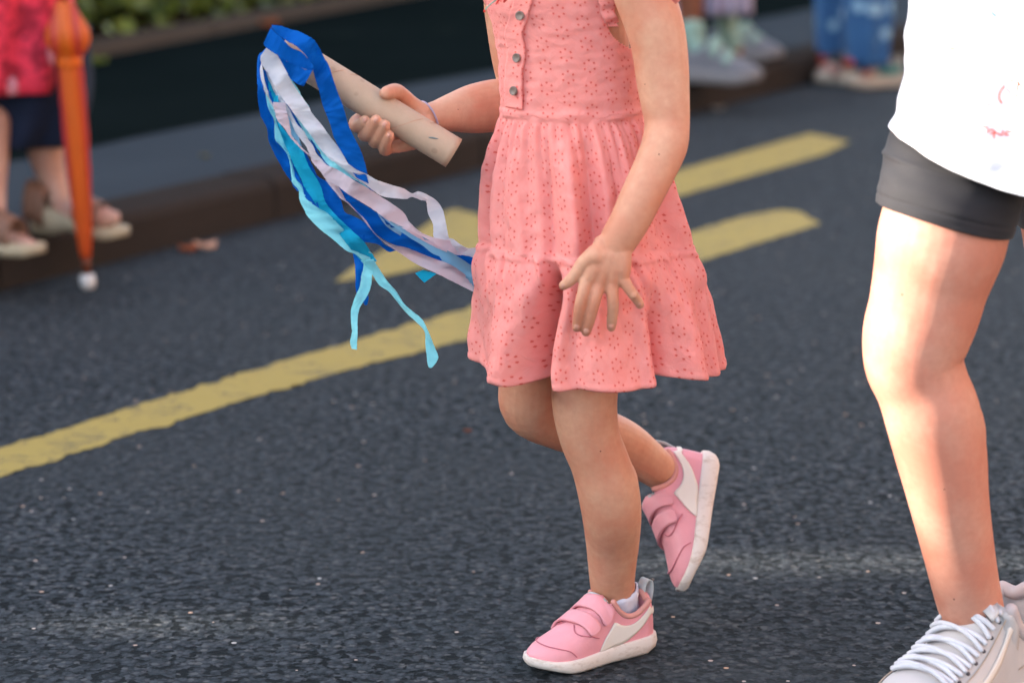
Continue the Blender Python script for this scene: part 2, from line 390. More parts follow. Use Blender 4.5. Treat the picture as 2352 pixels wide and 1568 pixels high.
MAT['grey_sole'] = simple('pale grey sole', srgb(118, 115, 116), 0.7)
MAT['teal'] = simple('teal trim', srgb(37, 111, 107), 0.7)
MAT['red_trim'] = simple('red trim', srgb(139, 37, 18), 0.7)
MAT['peach'] = simple('peach canvas', srgb(148, 103, 92), 0.8)
MAT['black'] = simple('black cloth', srgb(20, 22, 30), 0.8)
MAT['brick'] = simple('added blocker wall render', srgb(150, 140, 128), 0.9, 0.15, 2)
MAT['glass_dark'] = simple('window pane', srgb(40, 46, 54), 0.15)

# ------------------------------------------------------------------ the setting
def sheet(name, poly, z, mat, kind='structure', sub=False):
    bm = bmesh.new(); vs = [bm.verts.new((p[0], p[1], z)) for p in poly]; bm.faces.new(vs)
    o = obj(name, bm, mat, None, False); o['kind'] = kind; return o
sheet('road', [(-150, -60), (150, -60), (150, 250), (-150, 250)], 0.0, MAT['asphalt'])
KA, KB = G(0, 668), G(2000, 155)
KD = (KB - KA).normalized(); KN = Vector((-KD.y, KD.x, 0))           # KN points to the footway
if KN.x > 0: KN = -KN
K0 = KA - KD * 14; K1 = KA + KD * 60
KH = 0.10
def kp(s, d): return KA + KD * s + KN * d
bm = bmesh.new()
prism(bm, [kp(-14, 0.16), kp(60, 0.16), kp(60, 40), kp(-14, 40)], -0.05, KH - 0.002)
o = obj('pavement', bm, MAT['pavement'], None, False); o['kind'] = 'structure'
# darker strip: shade of overhead leaves painted into the pavement colour
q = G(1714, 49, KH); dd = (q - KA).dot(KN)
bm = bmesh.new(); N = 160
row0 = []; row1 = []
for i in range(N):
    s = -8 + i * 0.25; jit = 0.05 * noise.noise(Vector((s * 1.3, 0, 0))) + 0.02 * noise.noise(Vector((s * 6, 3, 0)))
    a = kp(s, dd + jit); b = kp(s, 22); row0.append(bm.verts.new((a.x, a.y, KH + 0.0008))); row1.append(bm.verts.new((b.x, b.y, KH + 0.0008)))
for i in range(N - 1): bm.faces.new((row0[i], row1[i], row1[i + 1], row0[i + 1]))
o = obj('painted_shade_strip', bm, MAT['pavement_shade'], None, False); o['kind'] = 'structure'
# kerb stones, each 1 m
bm = bmesh.new(); uv = None
for k in range(-14, 40):
    s0, s1 = k + 0.004, k + 0.996
    prof = [(0.0, -0.05), (0.0, KH - 0.022), (0.008, KH - 0.006), (0.024, KH + 0.002), (0.155, KH + 0.002), (0.155, -0.05)]
    jz = random.uniform(-.002, .002); jd = random.uniform(-.003, .003)
    A = [bm.verts.new(kp(s0, d + jd) + Vector((0, 0, z + jz))) for d, z in prof]; B = [bm.verts.new(kp(s1, d + jd) + Vector((0, 0, z + jz))) for d, z in prof]
    for i in range(len(prof)):
        j = (i + 1) % len(prof); f = bm.faces.new((A[i], A[j], B[j], B[i])); f.material_index = 1 if i in (2, 3) else 0
    bm.faces.new(A[::-1]); bm.faces.new(B)
o = obj('kerb', bm, [MAT['kerb'], MAT['kerb_top']], None, False); o['kind'] = 'structure'
# yellow markings
def marking(poly, name='yellow_marking', jag=0.02, edges=None):
    pts = [G(x, y) for x, y in poly]; out = []
    n = len(pts)
    for i in range(n):
        a, b = pts[i], pts[(i + 1) % n]; L = (b - a).length; k = max(1, int(L / 0.012))
        nn = Vector((-(b - a).y, (b - a).x, 0)).normalized()
        for j in range(k):
            p = a.lerp(b, j / k); e = min(j, k - j) / 4
            d = jag * (noise.noise(p * 22) * 0.7 + noise.noise(p * 70) * 0.45) * min(1, e)
            out.append(p + nn * d)
    bm = bmesh.new(); f = bm.faces.new([bm.verts.new((p.x, p.y, 0.0015)) for p in out]); bmesh.ops.triangulate(bm, faces=[f])
    o = obj(name, bm, MAT['yellow'], None, False); o['kind'] = 'structure'; return o
marking([(-300, 1185), (0, 1097), (463, 950), (741, 866), (1146, 762), (1500, 655), (1500, 556), (1146, 688), (660, 828), (203, 967), (0, 1030), (-300, 1120)])
marking([(1504, 654), (1605, 602), (1700, 572), (1885, 515), (1835, 487), (1795, 483), (1700, 500), (1590, 534), (1504, 565)], jag=0.01)
marking([(769, 648), (881, 636), (953, 620), (1080, 598), (1180, 572), (1200, 530), (1115, 499), (1049, 481), (1026, 486), (963, 529), (871, 582), (811, 615)], jag=0.004)
marking([(1300, 530), (1562, 451), (1740, 399), (1893, 355), (1951, 327), (1905, 316), (1860, 308), (1553, 394), (1300, 470)], jag=0.008)
# planting bed border
BA, BB = G(195, 138, KH), G(900, 4, KH); BD = (BB - BA).normalized(); BN = Vector((-BD.y, BD.x, 0)); BN = BN if BN.y > 0 else -BN
bm = bmesh.new()
for k in range(-4, 12):
    a = BA + BD * (k * 1.0 + .006); b = BA + BD * (k * 1.0 + .994)
    prism(bm, [a, b, b + BN * 0.11, a + BN * 0.11], KH - 0.05, KH + 0.05 + random.uniform(-.004, .004))
o = obj('planting_bed_kerb', bm, pave('bed kerb stone', srgb(64, 56, 50), srgb(88, 78, 70)), None, False); tag(o, 'low stone border in front of the leafy bed at the back', 'stone border')
bm = bmesh.new(); a = BA - BD * 6 + BN * .17; b = BA + BD * 22 + BN * .17
prism(bm, [a, b, b + BN * 9, a + BN * 9], KH - 0.02, KH + 0.08); o = obj('planting_bed', bm, MAT['soil'], None, False); o['kind'] = 'structure'
bm = bmesh.new()
def leaf(bm, p, size, rnd=random):
    n = Vector((rnd.uniform(-1, 1), rnd.uniform(-1, 0.4), rnd.uniform(0.1, 1))).normalized(); t = n.orthogonal().normalized(); t.rotate(Matrix.Rotation(rnd.uniform(0, 6.28), 3, n)); b = n.cross(t)
    L, w_ = size, size * 0.42
    vs = [bm.verts.new(p + t * x * L + b * y * w_ + n * z * L) for x, y, z in ((-.5, 0, 0), (-.2, .8, .06), (.15, .9, .05), (.5, 0, -.08), (.15, -.9, .05), (-.2, -.8, .06))]
    bm.faces.new((vs[0], vs[1], vs[2], vs[3])); bm.faces.new((vs[0], vs[3], vs[4], vs[5]))
for i in range(16000):
    s = random.uniform(-1.5, 9); d = abs(random.gauss(0, 0.7)) + 0.10
    top = 0.45 + 0.22 * min(1, d / 0.6) * (0.6 + 0.6 * noise.noise(Vector((s * 1.4, d * 1.4, 0))))
    p = BA + BD * s + BN * d + Vector((0, 0, 0.01 + random.random() ** .8 * max(0.08, top)))
    leaf(bm, p, random.uniform(0.05, 0.10))
o = obj('ground_cover_plants', bm, MAT['leaf'], None, False); tag(o, 'low dark green leafy ground cover with sunlit leaves at the back', 'shrubbery', kind='stuff')
# added unseen walls on the left, slotted to shape sun and shade
SDh = Vector((math.cos(SUN_AZ), math.sin(SUN_AZ), 0)); SNh = Vector((-math.sin(SUN_AZ), math.cos(SUN_AZ), 0))
def us(u, k): return SNh * u + SDh * k
U0, BLOCKER_END_U = 2.468, 13.5
KK = -8.0
def wall_block(name, u0, u1, h, label, cat_, thick=0.5, windows=False, z0=0.0, k=KK, holes=()):
    root = empty(name, us((u0 + u1) / 2, k), label, cat_)
    bm = bmesh.new(); cuts = sorted(holes); cur = u0
    for (a, b, za, zb) in cuts:
        prism(bm, [us(cur, k), us(a, k), us(a, k - thick), us(cur, k - thick)], z0, h)
        prism(bm, [us(a, k), us(b, k), us(b, k - thick), us(a, k - thick)], z0, za); prism(bm, [us(a, k), us(b, k), us(b, k - thick), us(a, k - thick)], zb, h); cur = b
    prism(bm, [us(cur, k), us(u1, k), us(u1, k - thick), us(cur, k - thick)], z0, h)
    obj('wall', bm, MAT['brick'], root, False)  # body of the added unseen blocker wall
    bm = bmesh.new(); prism(bm, [us(u0, k + .06), us(u1, k + .06), us(u1, k - thick - .06), us(u0, k - thick - .06)], h + .002, h + 0.10); obj('added_blocker_coping', bm, MAT['kerb_top'], root, False)
    if windows:
        n = int((u1 - u0) / 2.4)
        for i in range(n):
            uc = u0 + (i + .5) * (u1 - u0) / n
            bm = bmesh.new(); prism(bm, [us(uc - .5, k + .03), us(uc + .5, k + .03), us(uc + .5, k + .002), us(uc - .5, k + .002)], 3.7, 5.0); wf = obj('window', bm, MAT['strip'], root, False)
            bm = bmesh.new(); prism(bm, [us(uc - .44, k + .045), us(uc + .44, k + .045), us(uc + .44, k + .032), us(uc - .44, k + .032)], 3.76, 4.94); obj('pane', bm, MAT['glass_dark'], wf, False)
tE = math.tan(SUN_EL)
def uof(x, y): g = G(x, y); return g.dot(SNh), (g.dot(SDh) - KK) * tE
ua, za = uof(450, 1432); ub_, zb_ = uof(1975, 1290); _, z1 = uof(1050, 1290); _, z0_ = uof(150, 1432); _, z2 = uof(800, 1432)
wall_block('added_blocker_wall', -9.0, U0 - 0.002, 2.99, 'unseen wall added left of the street to block low sun', 'wall')
wall_block('added_slotted_blocker', U0, BLOCKER_END_U, 5.6, 'unseen tall wall added on the left for shade, with slots that pass sun', 'wall', .12, True, holes=((ua - .034, ua + .034, z0_, z2), (ub_ - .042, ub_ + .042, z1 + .08, z1 + .75), (9.5, 11.6, 2.55, 2.95)))
root = empty('added_bounce_house', Vector((6.5, 1, 0)), 'unseen house added off to the right to bounce warm light', 'house')  # added unseen house, its sunlit wall reflects warm fill
bm = bmesh.new(); prism(bm, [(6.5, -7), (14, -7), (14, 10), (6.5, 10)], 0, 7); obj('wall', bm, simple('added bounce house sandstone', srgb(150, 120, 100), .9, .12, 3), root, False)  # wall of the added unseen bounce house
bm = bmesh.new(); prism(bm, [(6.3, -7.2), (14.2, -7.2), (14.2, 10.2), (6.3, 10.2)], 7.002, 7.3); obj('added_bounce_house_roof', bm, MAT['soil'], root, False)
for i in range(6):
    yc = -5.5 + i * 2.8
    for zc in (1.2, 4.2):
        bm = bmesh.new(); prism(bm, [(6.42, yc - .5), (6.498, yc - .5), (6.498, yc + .5), (6.42, yc + .5)], zc, zc + 1.5); wf = obj('window', bm, MAT['strip'], root, False)
        bm = bmesh.new(); prism(bm, [(6.40, yc - .42), (6.418, yc - .42), (6.418, yc + .42), (6.40, yc + .42)], zc + .08, zc + 1.42); obj('pane', bm, MAT['glass_dark'], wf, False)
# added unseen trees whose crowns darken the footway behind
def added_shade_tree(base, h, rad, nleaf, label, zc):
    root = empty('added_shade_tree', base, label, 'tree')
    bm = bmesh.new(); tube(bm, [(base + Vector((0, 0, -.1)), .2), (base + Vector((.03, 0, 1.2)), .15), (base + Vector((-.05, .05, 2.6)), .12), (base + Vector((0, 0, h)), .05)], 14, 5)
    for i in range(7):
        a = i * .9; tube(bm, [(base + Vector((0, 0, 2.2 + .15 * i)), .07), (base + Vector((math.cos(a) * rad * .4, math.sin(a) * rad * .4, zc - .2)), .045), (base + Vector((math.cos(a) * rad * .8, math.sin(a) * rad * .8, zc + .4)), .015)], 8, 4)
    obj('added_shade_tree_trunk', bm, MAT['soil'], root)
    bm = bmesh.new()
    for i in range(nleaf):
        a = random.uniform(0, 6.283); r_ = rad * math.sqrt(random.random()) * (1 + .2 * math.sin(3 * a)); z = zc + random.uniform(-.5, 1.6) * (1 - .6 * (r_ / rad) ** 2)
        leaf(bm, base + Vector((math.cos(a) * r_, math.sin(a) * r_, z)), random.uniform(.22, .38))
    obj('added_shade_tree_crown', bm, MAT['leaf'], root, False)
added_shade_tree(kp(7.0, 7.6) + Vector((0, 0, KH)), 4.6, 3.6, 5200, 'unseen leafy tree added above the picture to shade the footway', 3.3)
added_shade_tree(kp(13.5, 6.2) + Vector((0, 0, KH)), 4.8, 3.8, 5200, 'second unseen leafy tree added further up the road for shade', 3.4)

# ------------------------------------------------------------------ shoes
def make_shoe(parent, T, U, origin, L, style, name='sneaker', scale_w=1.0, label=None):
    """origin: heel point on the ground; T toe direction, U up; local y+ = U x T"""
    T = T.normalized(); U = (U - T * U.dot(T)).normalized(); S_ = U.cross(T)
    k = L
    def loc(x, y, z): return origin + T * x + S_ * y + U * z
    wt = [(0.0, .0), (.012, .085), (.04, .125), (.10, .152), (.25, .158), (.42, .155), (.58, .178), (.70, .192), (.80, .182), (.88, .155), (.94, .115), (.98, .065), (1.0, .0)]
    def w_(t): return max(0.0005, table(wt, t)[0]) * k * scale_w
    big = style['chunky']
    def zs(t): return (stable([(0, .125), (.3, .115), (.6, .10), (.85, .095), (1.0, .12)], t)[0] * (1.35 if big else 1.0)) * k
    def zb(t): return (0.045 * sst(.74, 1.0, t) + .016 * sst(.12, 0, t)) * k
    Ht = [(0, .37), (.05, .385), (.10, .345), (.18, .295), (.26, .285), (.34, .33), (.42, .43), (.50, .385), (.60, .315), (.72, .245), (.84, .20), (.93, .165), (1.0, .13)]
    if big: Ht = [(0, .44), (.05, .46), (.10, .42), (.18, .35), (.26, .335), (.34, .38), (.42, .50), (.50, .43), (.60, .345), (.72, .28), (.84, .245), (.93, .20), (1.0, .17)]
    def H(t): return stable(Ht, t)[0] * k
    def Sf(t, s, off=0.0):
        def raw(t, s):
            t = min(1, max(0, t)); a = abs(s); sg = 1 if s >= 0 else -1
            Wd = w_(t) * .95; z0 = zs(t) - .012 * k; h = H(t)
            yv = Wd * sg * math.sin(min(1, a) * math.pi / 2) ** .85 if a > 0 else 0
            zv = z0 + (h - z0) * max(0, math.cos(a * math.pi / 2)) ** .72
            if a > .45:
                qq = (1 - a) / .55; yc = Wd * (1 - .16 * qq ** 1.5); zc = z0 + (h - z0) * math.sin(qq * math.pi / 2) ** .9
            else:
                qq = (.45 - a) / .45; yc = Wd * (.84 - .62 * sst(0, 1, qq)); zc = h - (h - .15 * k) * sst(0.03, .75, qq)
                if a < 1e-6: yc = 0
                yc = Wd * .84 * (a / .45) ** .35 if a > 0 else 0
            c = sst(.055, .085, t) * (1 - sst(.39, .44, t))
            return loc(.018 * k + t * .965 * k, lerp(yv, yc * sg, c), lerp(zv, zc, c))
        p = raw(t, s)
        if off:
            e = .006; du = raw(min(.999, t + e), s) - raw(max(.001, t - e), s); dv = raw(t, min(.999, s + e)) - raw(t, max(-.999, s - e))
            nn = dv.cross(du)
            if nn.length > 1e-12:
                nn.normalize(); ctr = loc(t * k, 0, zs(t))
                if nn.dot(p - ctr) < 0: nn = -nn
                p = p + nn * off
        return p
    root = bpy.data.objects.new(name, None); C.objects.link(root); root.location = origin; root.parent = parent; root.matrix_parent_inverse = Matrix.Translation(-parent.location)
    if label: root['label'] = label
    def chp(name, bm, mat):
        bmesh.ops.recalc_face_normals(bm, faces=bm.faces)
        me = bpy.data.meshes.new(name); bm.to_mesh(me); bm.free(); o = bpy.data.objects.new(name, me); C.objects.link(o); o.parent = root
        o.matrix_parent_inverse = Matrix.Translation(-origin); me.materials.append(mat); me.polygons.foreach_set('use_smooth', [True] * len(me.polygons)); return o
    tt = lambda a: .5 - .5 * math.cos(math.pi * a)
    bm = bmesh.new(); grid(bm, lambda a, b: Sf(tt(a), -1 + 2 * b), 72, 61); bmesh.ops.remove_doubles(bm, verts=bm.verts, dist=1e-5)
    up = chp('upper', bm, style['upper']); md = up.modifiers.new('ss', 'SUBSURF'); md.levels = 1; md.render_levels = 1
    # sole
    prof = [(0, 0), (.7, 0), (.94, .03), (1.03, .22), (1.055, .6), (1.03, .92), (1.0, 1.0), (.90, 1.02), (0, .98)]
    def sl(a, b):
        t = tt(a); i = b * (2 * len(prof) - 2)
        j = int(round(i)); sg = -1 if j < len(prof) - 1 else 1
        pr = prof[len(prof) - 1 - j] if j < len(prof) else prof[j - len(prof) + 1]
        # runs top centre (left) .. bottom .. top centre (right)
        fr, zz = pr; wv = w_(t) * 1.0 + .004 * k * (1 if 0 < t < 1 else 0)
        ext = (t - .5) * k * {0: -.075, .03: -.055, .22: -.016, .6: .010, .92: 0, 1.0: -.004, 1.02: -.004, .98: -.004}[zz]
        return loc(t * k + ext, sg * fr * wv, lerp(zb(t), zs(t), zz))
    bm = bmesh.new(); grid(bm, sl, 64, 2 * len(prof) - 1); bmesh.ops.remove_doubles(bm, verts=bm.verts, dist=1e-5)
    chp('sole', bm, style['sole'])
    def patch(name, mat, Ls, Rs, off=.0015, th=.0016, n=22, m=7):
        def crv(pts, a):
            i = a * (len(pts) - 1); i0 = min(int(i), len(pts) - 2); f = i - i0
            q_ = [Vector((*pts[max(0, i0 - 1)], 0)), Vector((*pts[i0], 0)), Vector((*pts[i0 + 1], 0)), Vector((*pts[min(len(pts) - 1, i0 + 2)], 0))]
            return cat(*q_, f)
        bm = bmesh.new(); grid(bm, lambda a, b: (lambda v: Sf(v.x, max(-.995, min(.995, v.y)), off * k / .19))(crv(Ls, a).lerp(crv(Rs, a), b)), n, m)
        o = chp(name, bm, mat); solid(o, th * k / .19, 0.0); return o
    def seam(pts, mat, r=.0007, off=.0012, nm='seam'):
        bm = bmesh.new(); ps = [(Sf(t, s, off * k / .19), r * k / .19) for t, s in pts]; tube(bm, ps, 6, 4, capped=False); return chp(nm, bm, mat)
    return root, Sf, patch, seam, chp, loc, tt
def child_sneaker(parent, T, U, origin, L=.19, label=None):
    root, Sf, patch, seam, chp, loc, tt = make_shoe(parent, T, U, origin, L, dict(chunky=False, upper=MAT['pink'], sole=MAT['sole']), label=label)
    for sg in (1, -1):
        patch('side_stripe', MAT['strip'], [(t, s * sg) for t, s in ((.015, .67), (.08, .755), (.16, .84), (.24, .91), (.31, .97), (.42, .99), (.53, .99))],
              [(t, s * sg) for t, s in ((.02, .58), (.10, .65), (.20, .71), (.30, .76), (.40, .80), (.48, .88), (.535, .985))], .0012, .0012)
    # two hook-and-loop straps
    for (ta, tb, e) in ((.435, .525, .68), (.555, .645, .66)):
        Ls = [(ta + .035 * (1 - i / 8), -.72 + (e + .72) * i / 8) for i in range(9)]; Rs = [(tb + .035 * (1 - i / 8), -.72 + (e + .72) * i / 8) for i in range(9)]
        sh = (tb - ta) * .28
        Ls = Ls + [(ta + sh, e + .035)]; Rs = Rs + [(tb - sh, e + .035)]
        Ls = [(t - .05 * max(0, s), s) for t, s in Ls]; Rs = [(t - .05 * max(0, s), s) for t, s in Rs]
        patch('strap', MAT['pink'], Ls, Rs, .0038, .0030, 26, 7)
    patch('tongue', MAT['silver'], [(.385, -.34), (.375, -.15), (.375, .15), (.385, .34)], [(.46, -.36), (.45, -.15), (.45, .15), (.46, .36)], .003, .004, 12, 6)
    for sg in (1, -1):
        seam([(.90, 0), (.885, .3 * sg), (.84, .55 * sg), (.78, .75 * sg), (.74, .93 * sg)], MAT['pink_dark'])
        seam([(.66, .12 * sg), (.69, .3 * sg), (.67, .5 * sg), (.60, .70 * sg), (.54, .82 * sg)], MAT['pink_dark'])
    # padded collar rim
    bm = bmesh.new(); ring = [(Sf(t, s * .49, .0006), .0036 * L / .19) for t, s in ((.085, 1), (.13, 1), (.20, 1), (.28, 1), (.35, 1), (.395, .95))]
    tube(bm, ring, 10, 4); ring = [(Sf(t, -s * .49, .0006), .0036 * L / .19) for t, s in ((.085, 1), (.13, 1), (.20, 1), (.28, 1), (.35, 1), (.395, .95))]; tube(bm, ring, 10, 4)
    ring = [(Sf(.085, .49, .0006), .0036), (Sf(.062, .3, .0006), .0038), (Sf(.055, 0, .0006), .004), (Sf(.062, -.3, .0006), .0038), (Sf(.085, -.49, .0006), .0036)]; tube(bm, ring, 10, 4)
    chp('collar', bm, MAT['lining'])
    # heel pull tab
    bm = bmesh.new(); a = loc(.012 * L, 0, .36 * L)
    path = [loc(.02 * L, 0, .30 * L), loc(.0, 0, .38 * L), loc(.005 * L, 0, .45 * L), loc(.04 * L, 0, .465 * L), loc(.065 * L, 0, .42 * L), loc(.07 * L, 0, .36 * L)]
    Sd = (loc(0, 1, 0) - loc(0, 0, 0)) * .007
    rows = []
    for i in range(len(path) - 1):
        for kx in range(4):
            p = cat(path[max(0, i - 1)], path[i], path[i + 1], path[min(len(path) - 1, i + 2)], kx / 4); rows.append((bm.verts.new(p - Sd), bm.verts.new(p + Sd)))
    for r0, r1 in zip(rows, rows[1:]): bm.faces.new((r0[0], r0[1], r1[1], r1[0]))
    solid(chp('pull_tab', bm, MAT['silver']), .0012)
    return root, Sf

def fix_children():
    pass

# ------------------------------------------------------------------ the girl
Y0 = 2.67
girl = empty('person', Vector((W(1330, 1450, 2.70).x, 2.70, 0)), 'small child in a coral pink sundress and pink sneakers, walking left with a streamer wand', 'person', None)
YA1, YA2 = 2.737, 2.905
bm = bmesh.new()
# standing leg
tube(bm, [P(1350, 600, 2.655, 78), P(1348, 740, 2.655, 82), P(1345, 850, 2.655, 79), P(1343, 930, 2.655, 75), P(1354, 1000, 2.66, 70), P(1377, 1060, 2.665, 68), P(1396, 1120, 2.67, 71),
          P(1405, 1180, 2.68, 68.5), P(1407, 1240, lerp(2.68, YA1, .4), 62), P(1406, 1300, lerp(2.68, YA1, .7), 55), P(1407, 1345, YA1 - .003, 51), P(1413, 1385, YA1, 47), P(1424, 1425, YA1 + .003, 40)], 28)

ball(bm, W(1425, 1130, 2.69), M(44, 2.7), M(50, 2.7), M(85, 2.7))
# lifted leg
tube(bm, [P(1245, 640, 2.74, 76), P(1228, 780, 2.735, 77), P(1220, 870, 2.73, 74), P(1223, 932, 2.745, 72), P(1285, 970, 2.78, 63), P(1350, 990, 2.815, 63), P(1425, 1020, 2.85, 60),
          P(1482, 1056, 2.88, 50), P(1525, 1088, 2.90, 42), P(1556, 1110, YA2 + .003, 39), P(1580, 1126, YA2 + .006, 34)], 26)
# torso, neck, head
tube(bm, [P(1325, 640, 2.68, 150), P(1322, 480, 2.68, 150), P(1315, 300, 2.67, 138), P(1310, 180, 2.67, 140), P(1300, 60, 2.67, 142), P(1290, -40, 2.67, 140), P(1280, -100, 2.67, 90), P(1270, -160, 2.66, 62), P(1262, -220, 2.65, 60)], 32, 5, 0.78)
ball(bm, W(1240, -330, 2.64), M(140, 2.64), M(155, 2.64), M(185, 2.64))
ball(bm, W(1155, -290, 2.54), M(16, 2.6), M(20, 2.6), M(18, 2.6)); ball(bm, W(1170, -250, 2.57), M(36, 2.6), M(30, 2.6), M(14, 2.6))

tube(bm, [P(1235, -70, 2.70, 60), P(1180, -50, 2.76, 54), P(1158, 0, 2.77, 47), P(1163, 64, 2.77, 45), P(1172, 128, 2.77, 44), P(1188, 190, 2.775, 46), P(1198, 236, 2.77, 50), P(1150, 241, 2.755, 60),
          P(1090, 250, 2.74, 57), P(1045, 258, 2.72, 46), P(1005, 266, 2.70, 35.5), P(972, 272, 2.69, 31), P(950, 278, 2.685, 33)], 26)
# palm behind the tube
for (x, y, Yp, r) in ((900, 262, 2.682, 24), (905, 285, 2.682, 24), (915, 305, 2.68, 22), (925, 318, 2.676, 19)):
    tube(bm, [P(968, 276, 2.687, 26), P(935, (276 + y) / 2 + 2, 2.686, 26), P(x - 20, y, Yp, r - 3)], 16)
def fing(pts, seg=16): tube(bm, [P(p[0], p[1], p[2], p[3] * 1.13) for p in pts], seg, 6)
fing([(885, 258, 2.685, 15), (850, 262, 2.684, 14.5), (818, 280, 2.666, 14), (822, 291, 2.640, 13.5), (838, 279, 2.622, 12.5)])
fing([(890, 275, 2.685, 15), (862, 290, 2.682, 15), (838, 308, 2.658, 14.5), (845, 306, 2.630, 14), (864, 277, 2.613, 12.5)])
fing([(898, 290, 2.682, 15), (880, 312, 2.676, 14.5), (862, 326, 2.650, 14), (868, 316, 2.627, 13.5), (884, 288, 2.612, 12)])
fing([(912, 308, 2.678, 14), (898, 334, 2.665, 13), (884, 345, 2.645, 12.5), (886, 330, 2.626, 11.8), (894, 311, 2.615, 10.8)])
tube(bm, [P(950, 330, 2.66, 15), P(920, 336, 2.662, 15), P(900, 340, 2.658, 13)], 16)      # heel of the hand
tube(bm, [P(975, 283, 2.68, 26), P(955, 305, 2.675, 26), P(940, 322, 2.668, 20)], 16)
fing([(968, 262, 2.685, 24), (946, 243, 2.68, 19), (926, 222, 2.668, 16.5), (909, 210, 2.652, 16), (891, 213, 2.634, 14.5), (885, 215, 2.628, 12.5)], 18)
# left arm and hand on the skirt
YH = 2.53
tube(bm, [P(1400, -80, 2.62, 75), P(1460, -60, 2.60, 74), P(1483, 0, 2.595, 69), P(1504, 60, 2.59, 67), P(1516, 120, 2.588, 64), P(1522, 181, 2.585, 61.5), P(1528, 237, 2.58, 56.5), P(1532, 287, 2.575, 52.5), P(1526, 335, 2.565, 53.5),
          P(1503, 390, 2.555, 51), P(1474, 450, 2.545, 49), P(1445, 510, 2.54, 46), P(1420, 553, 2.540, 43), P(1409, 580, YH + .009, 38), P(1400, 606, YH + .008, 30)], 28)
for (x0, x, y, r) in ((1378, 1349, 650, 16), (1396, 1376, 657, 16), (1412, 1404, 656, 16), (1426, 1430, 645, 15)):
    tube(bm, [P(x0 + 6, 560, YH + .006, 22), P(x0, 590, YH + .002, 25), P((x0 + x) / 2, 620, YH, 22), P(x, y, YH, r)], 18)
for (x0, x, y) in ((1387, 1362, 648), (1404, 1390, 652), (1419, 1417, 648)):
    tube(bm, [P(x0, 585, YH + .001, 24), P((x0 + x) / 2, 618, YH, 21.5), P(x, y, YH + .001, 13)], 16)
for (x, y) in ((1348, 652), (1376, 659), (1404, 657), (1431, 647)): ball(bm, W(x, y, YH - .003), M(11, YH), M(12, YH), M(12, YH))
for (x, y) in ((1332, 704), (1359, 713), (1408, 705), (1455, 677)): ball(bm, W(x, y, YH - .0022), M(11.5, YH), M(12.5, YH), M(11, YH))
fing([(1347, 645, YH, 15), (1339, 675, YH - .004, 12.8), (1332, 705, YH - .002, 12.4), (1328, 733, YH + .003, 11.4), (1325, 752, YH + .008, 10)])
fing([(1375, 652, YH, 15), (1368, 683, YH - .004, 12.8), (1359.5, 714, YH - .002, 12.4), (1352, 742, YH + .003, 11.4), (1346, 762, YH + .008, 10)])
fing([(1404, 652, YH, 15), (1407, 680, YH - .003, 12.6), (1408, 706, YH - .001, 12), (1406, 732, YH + .004, 11.2), (1404, 751, YH + .009, 9.8)])
fing([(1430, 640, YH, 15), (1443, 660, YH - .002, 11.6), (1455, 677, YH, 11), (1465, 691, YH + .004, 9.8), (1470, 700, YH + .007, 9)])
fing([(1368, 588, YH, 24), (1340, 606, YH + .002, 16.5), (1322, 630, YH + .002, 13), (1308, 645, YH + .003, 12.4), (1294, 656, YH + .006, 10)])
body_mesh('body', bm, 0.0014, MAT['skin_girl'], girl, 3)
def nail(x, y, Y, w_, h_, ang, parent, tilt=0.0):
    bm = bmesh.new(); c = W(x, y, Y); rot = Matrix.Rotation(R(ang), 4, 'Y') @ Matrix.Rotation(R(tilt), 4, 'X')
    bmesh.ops.create_uvsphere(bm, u_segments=16, v_segments=10, radius=1, matrix=Matrix.Translation(c) @ rot @ Matrix.Diagonal((M(w_ * .85, Y), M(4.2, Y), M(h_ * .9, Y), 1)))
    obj('fingernail', bm, MAT['nail'], parent)
nail(1325, 750, YH + .0015, 8.5, 9.5, 8, girl, 20); nail(1347, 760, YH + .0015, 8.5, 9.5, 12, girl, 20); nail(1404, 749, YH + .0025, 8.5, 9.5, 2, girl, 20); nail(1469, 698, YH + .0015, 6.5, 8, -30, girl, 20); nail(1296, 655, YH + .001, 7, 9, 50, girl, 10)
nail(838, 277, 2.6165, 6.5, 8, 20, girl); nail(864, 276, 2.607, 6.8, 9, 24, girl); nail(883.5, 287, 2.6065, 6.5, 8.5, 22, girl); nail(893, 311, 2.610, 5.5, 7, 14, girl); nail(888, 218, 2.628, 12, 5, 5, girl)
# hair (off the top of the frame)
bm = bmesh.new(); ball(bm, W(1262, -345, 2.66), M(152, 2.66), M(160, 2.66), M(185, 2.66)); tube(bm, [P(1330, -330, 2.78, 60), P(1350, -230, 2.82, 45), P(1340, -140, 2.80, 22)], 14)
obj('hair', bm, MAT['hair'], girl)

# ------------------------------------------------------------------ dress
LV = [(-130, 1195, 1395), (-60, 1130, 1440), (0, 1120, 1449), (60, 1134, 1456), (130, 1146, 1466), (200, 1149, 1473), (262, 1151, 1479), (300, 1142, 1500), (370, 1131, 1526), (430, 1124, 1545), (500, 1119, 1566), (560, 1113, 1587),
      (600, 1098, 1608), (650, 1093, 1622), (730, 1091, 1638), (800, 1090, 1652), (850, 1090, 1662), (900, 1090, 1668)]
S0 = M(1, Y0, 400)
rp = [random.uniform(0, 6.28) for _ in range(30)]
def gw(phi, freqs, ph=0):
    return sum(math.sin(f * phi + rp[(i * 3 + ph) % 30]) / (1 + .25 * i) for i, f in enumerate(freqs)) / (len(freqs) * .62)
def sharp(x): return x + .35 * abs(x) ** .5 * (1 if x > 0 else -1)
def groove(phi, c, w_): return math.exp(-((phi - c) / w_) ** 2)
def dang(phi):  return (phi + math.pi) % (2 * math.pi) - math.pi
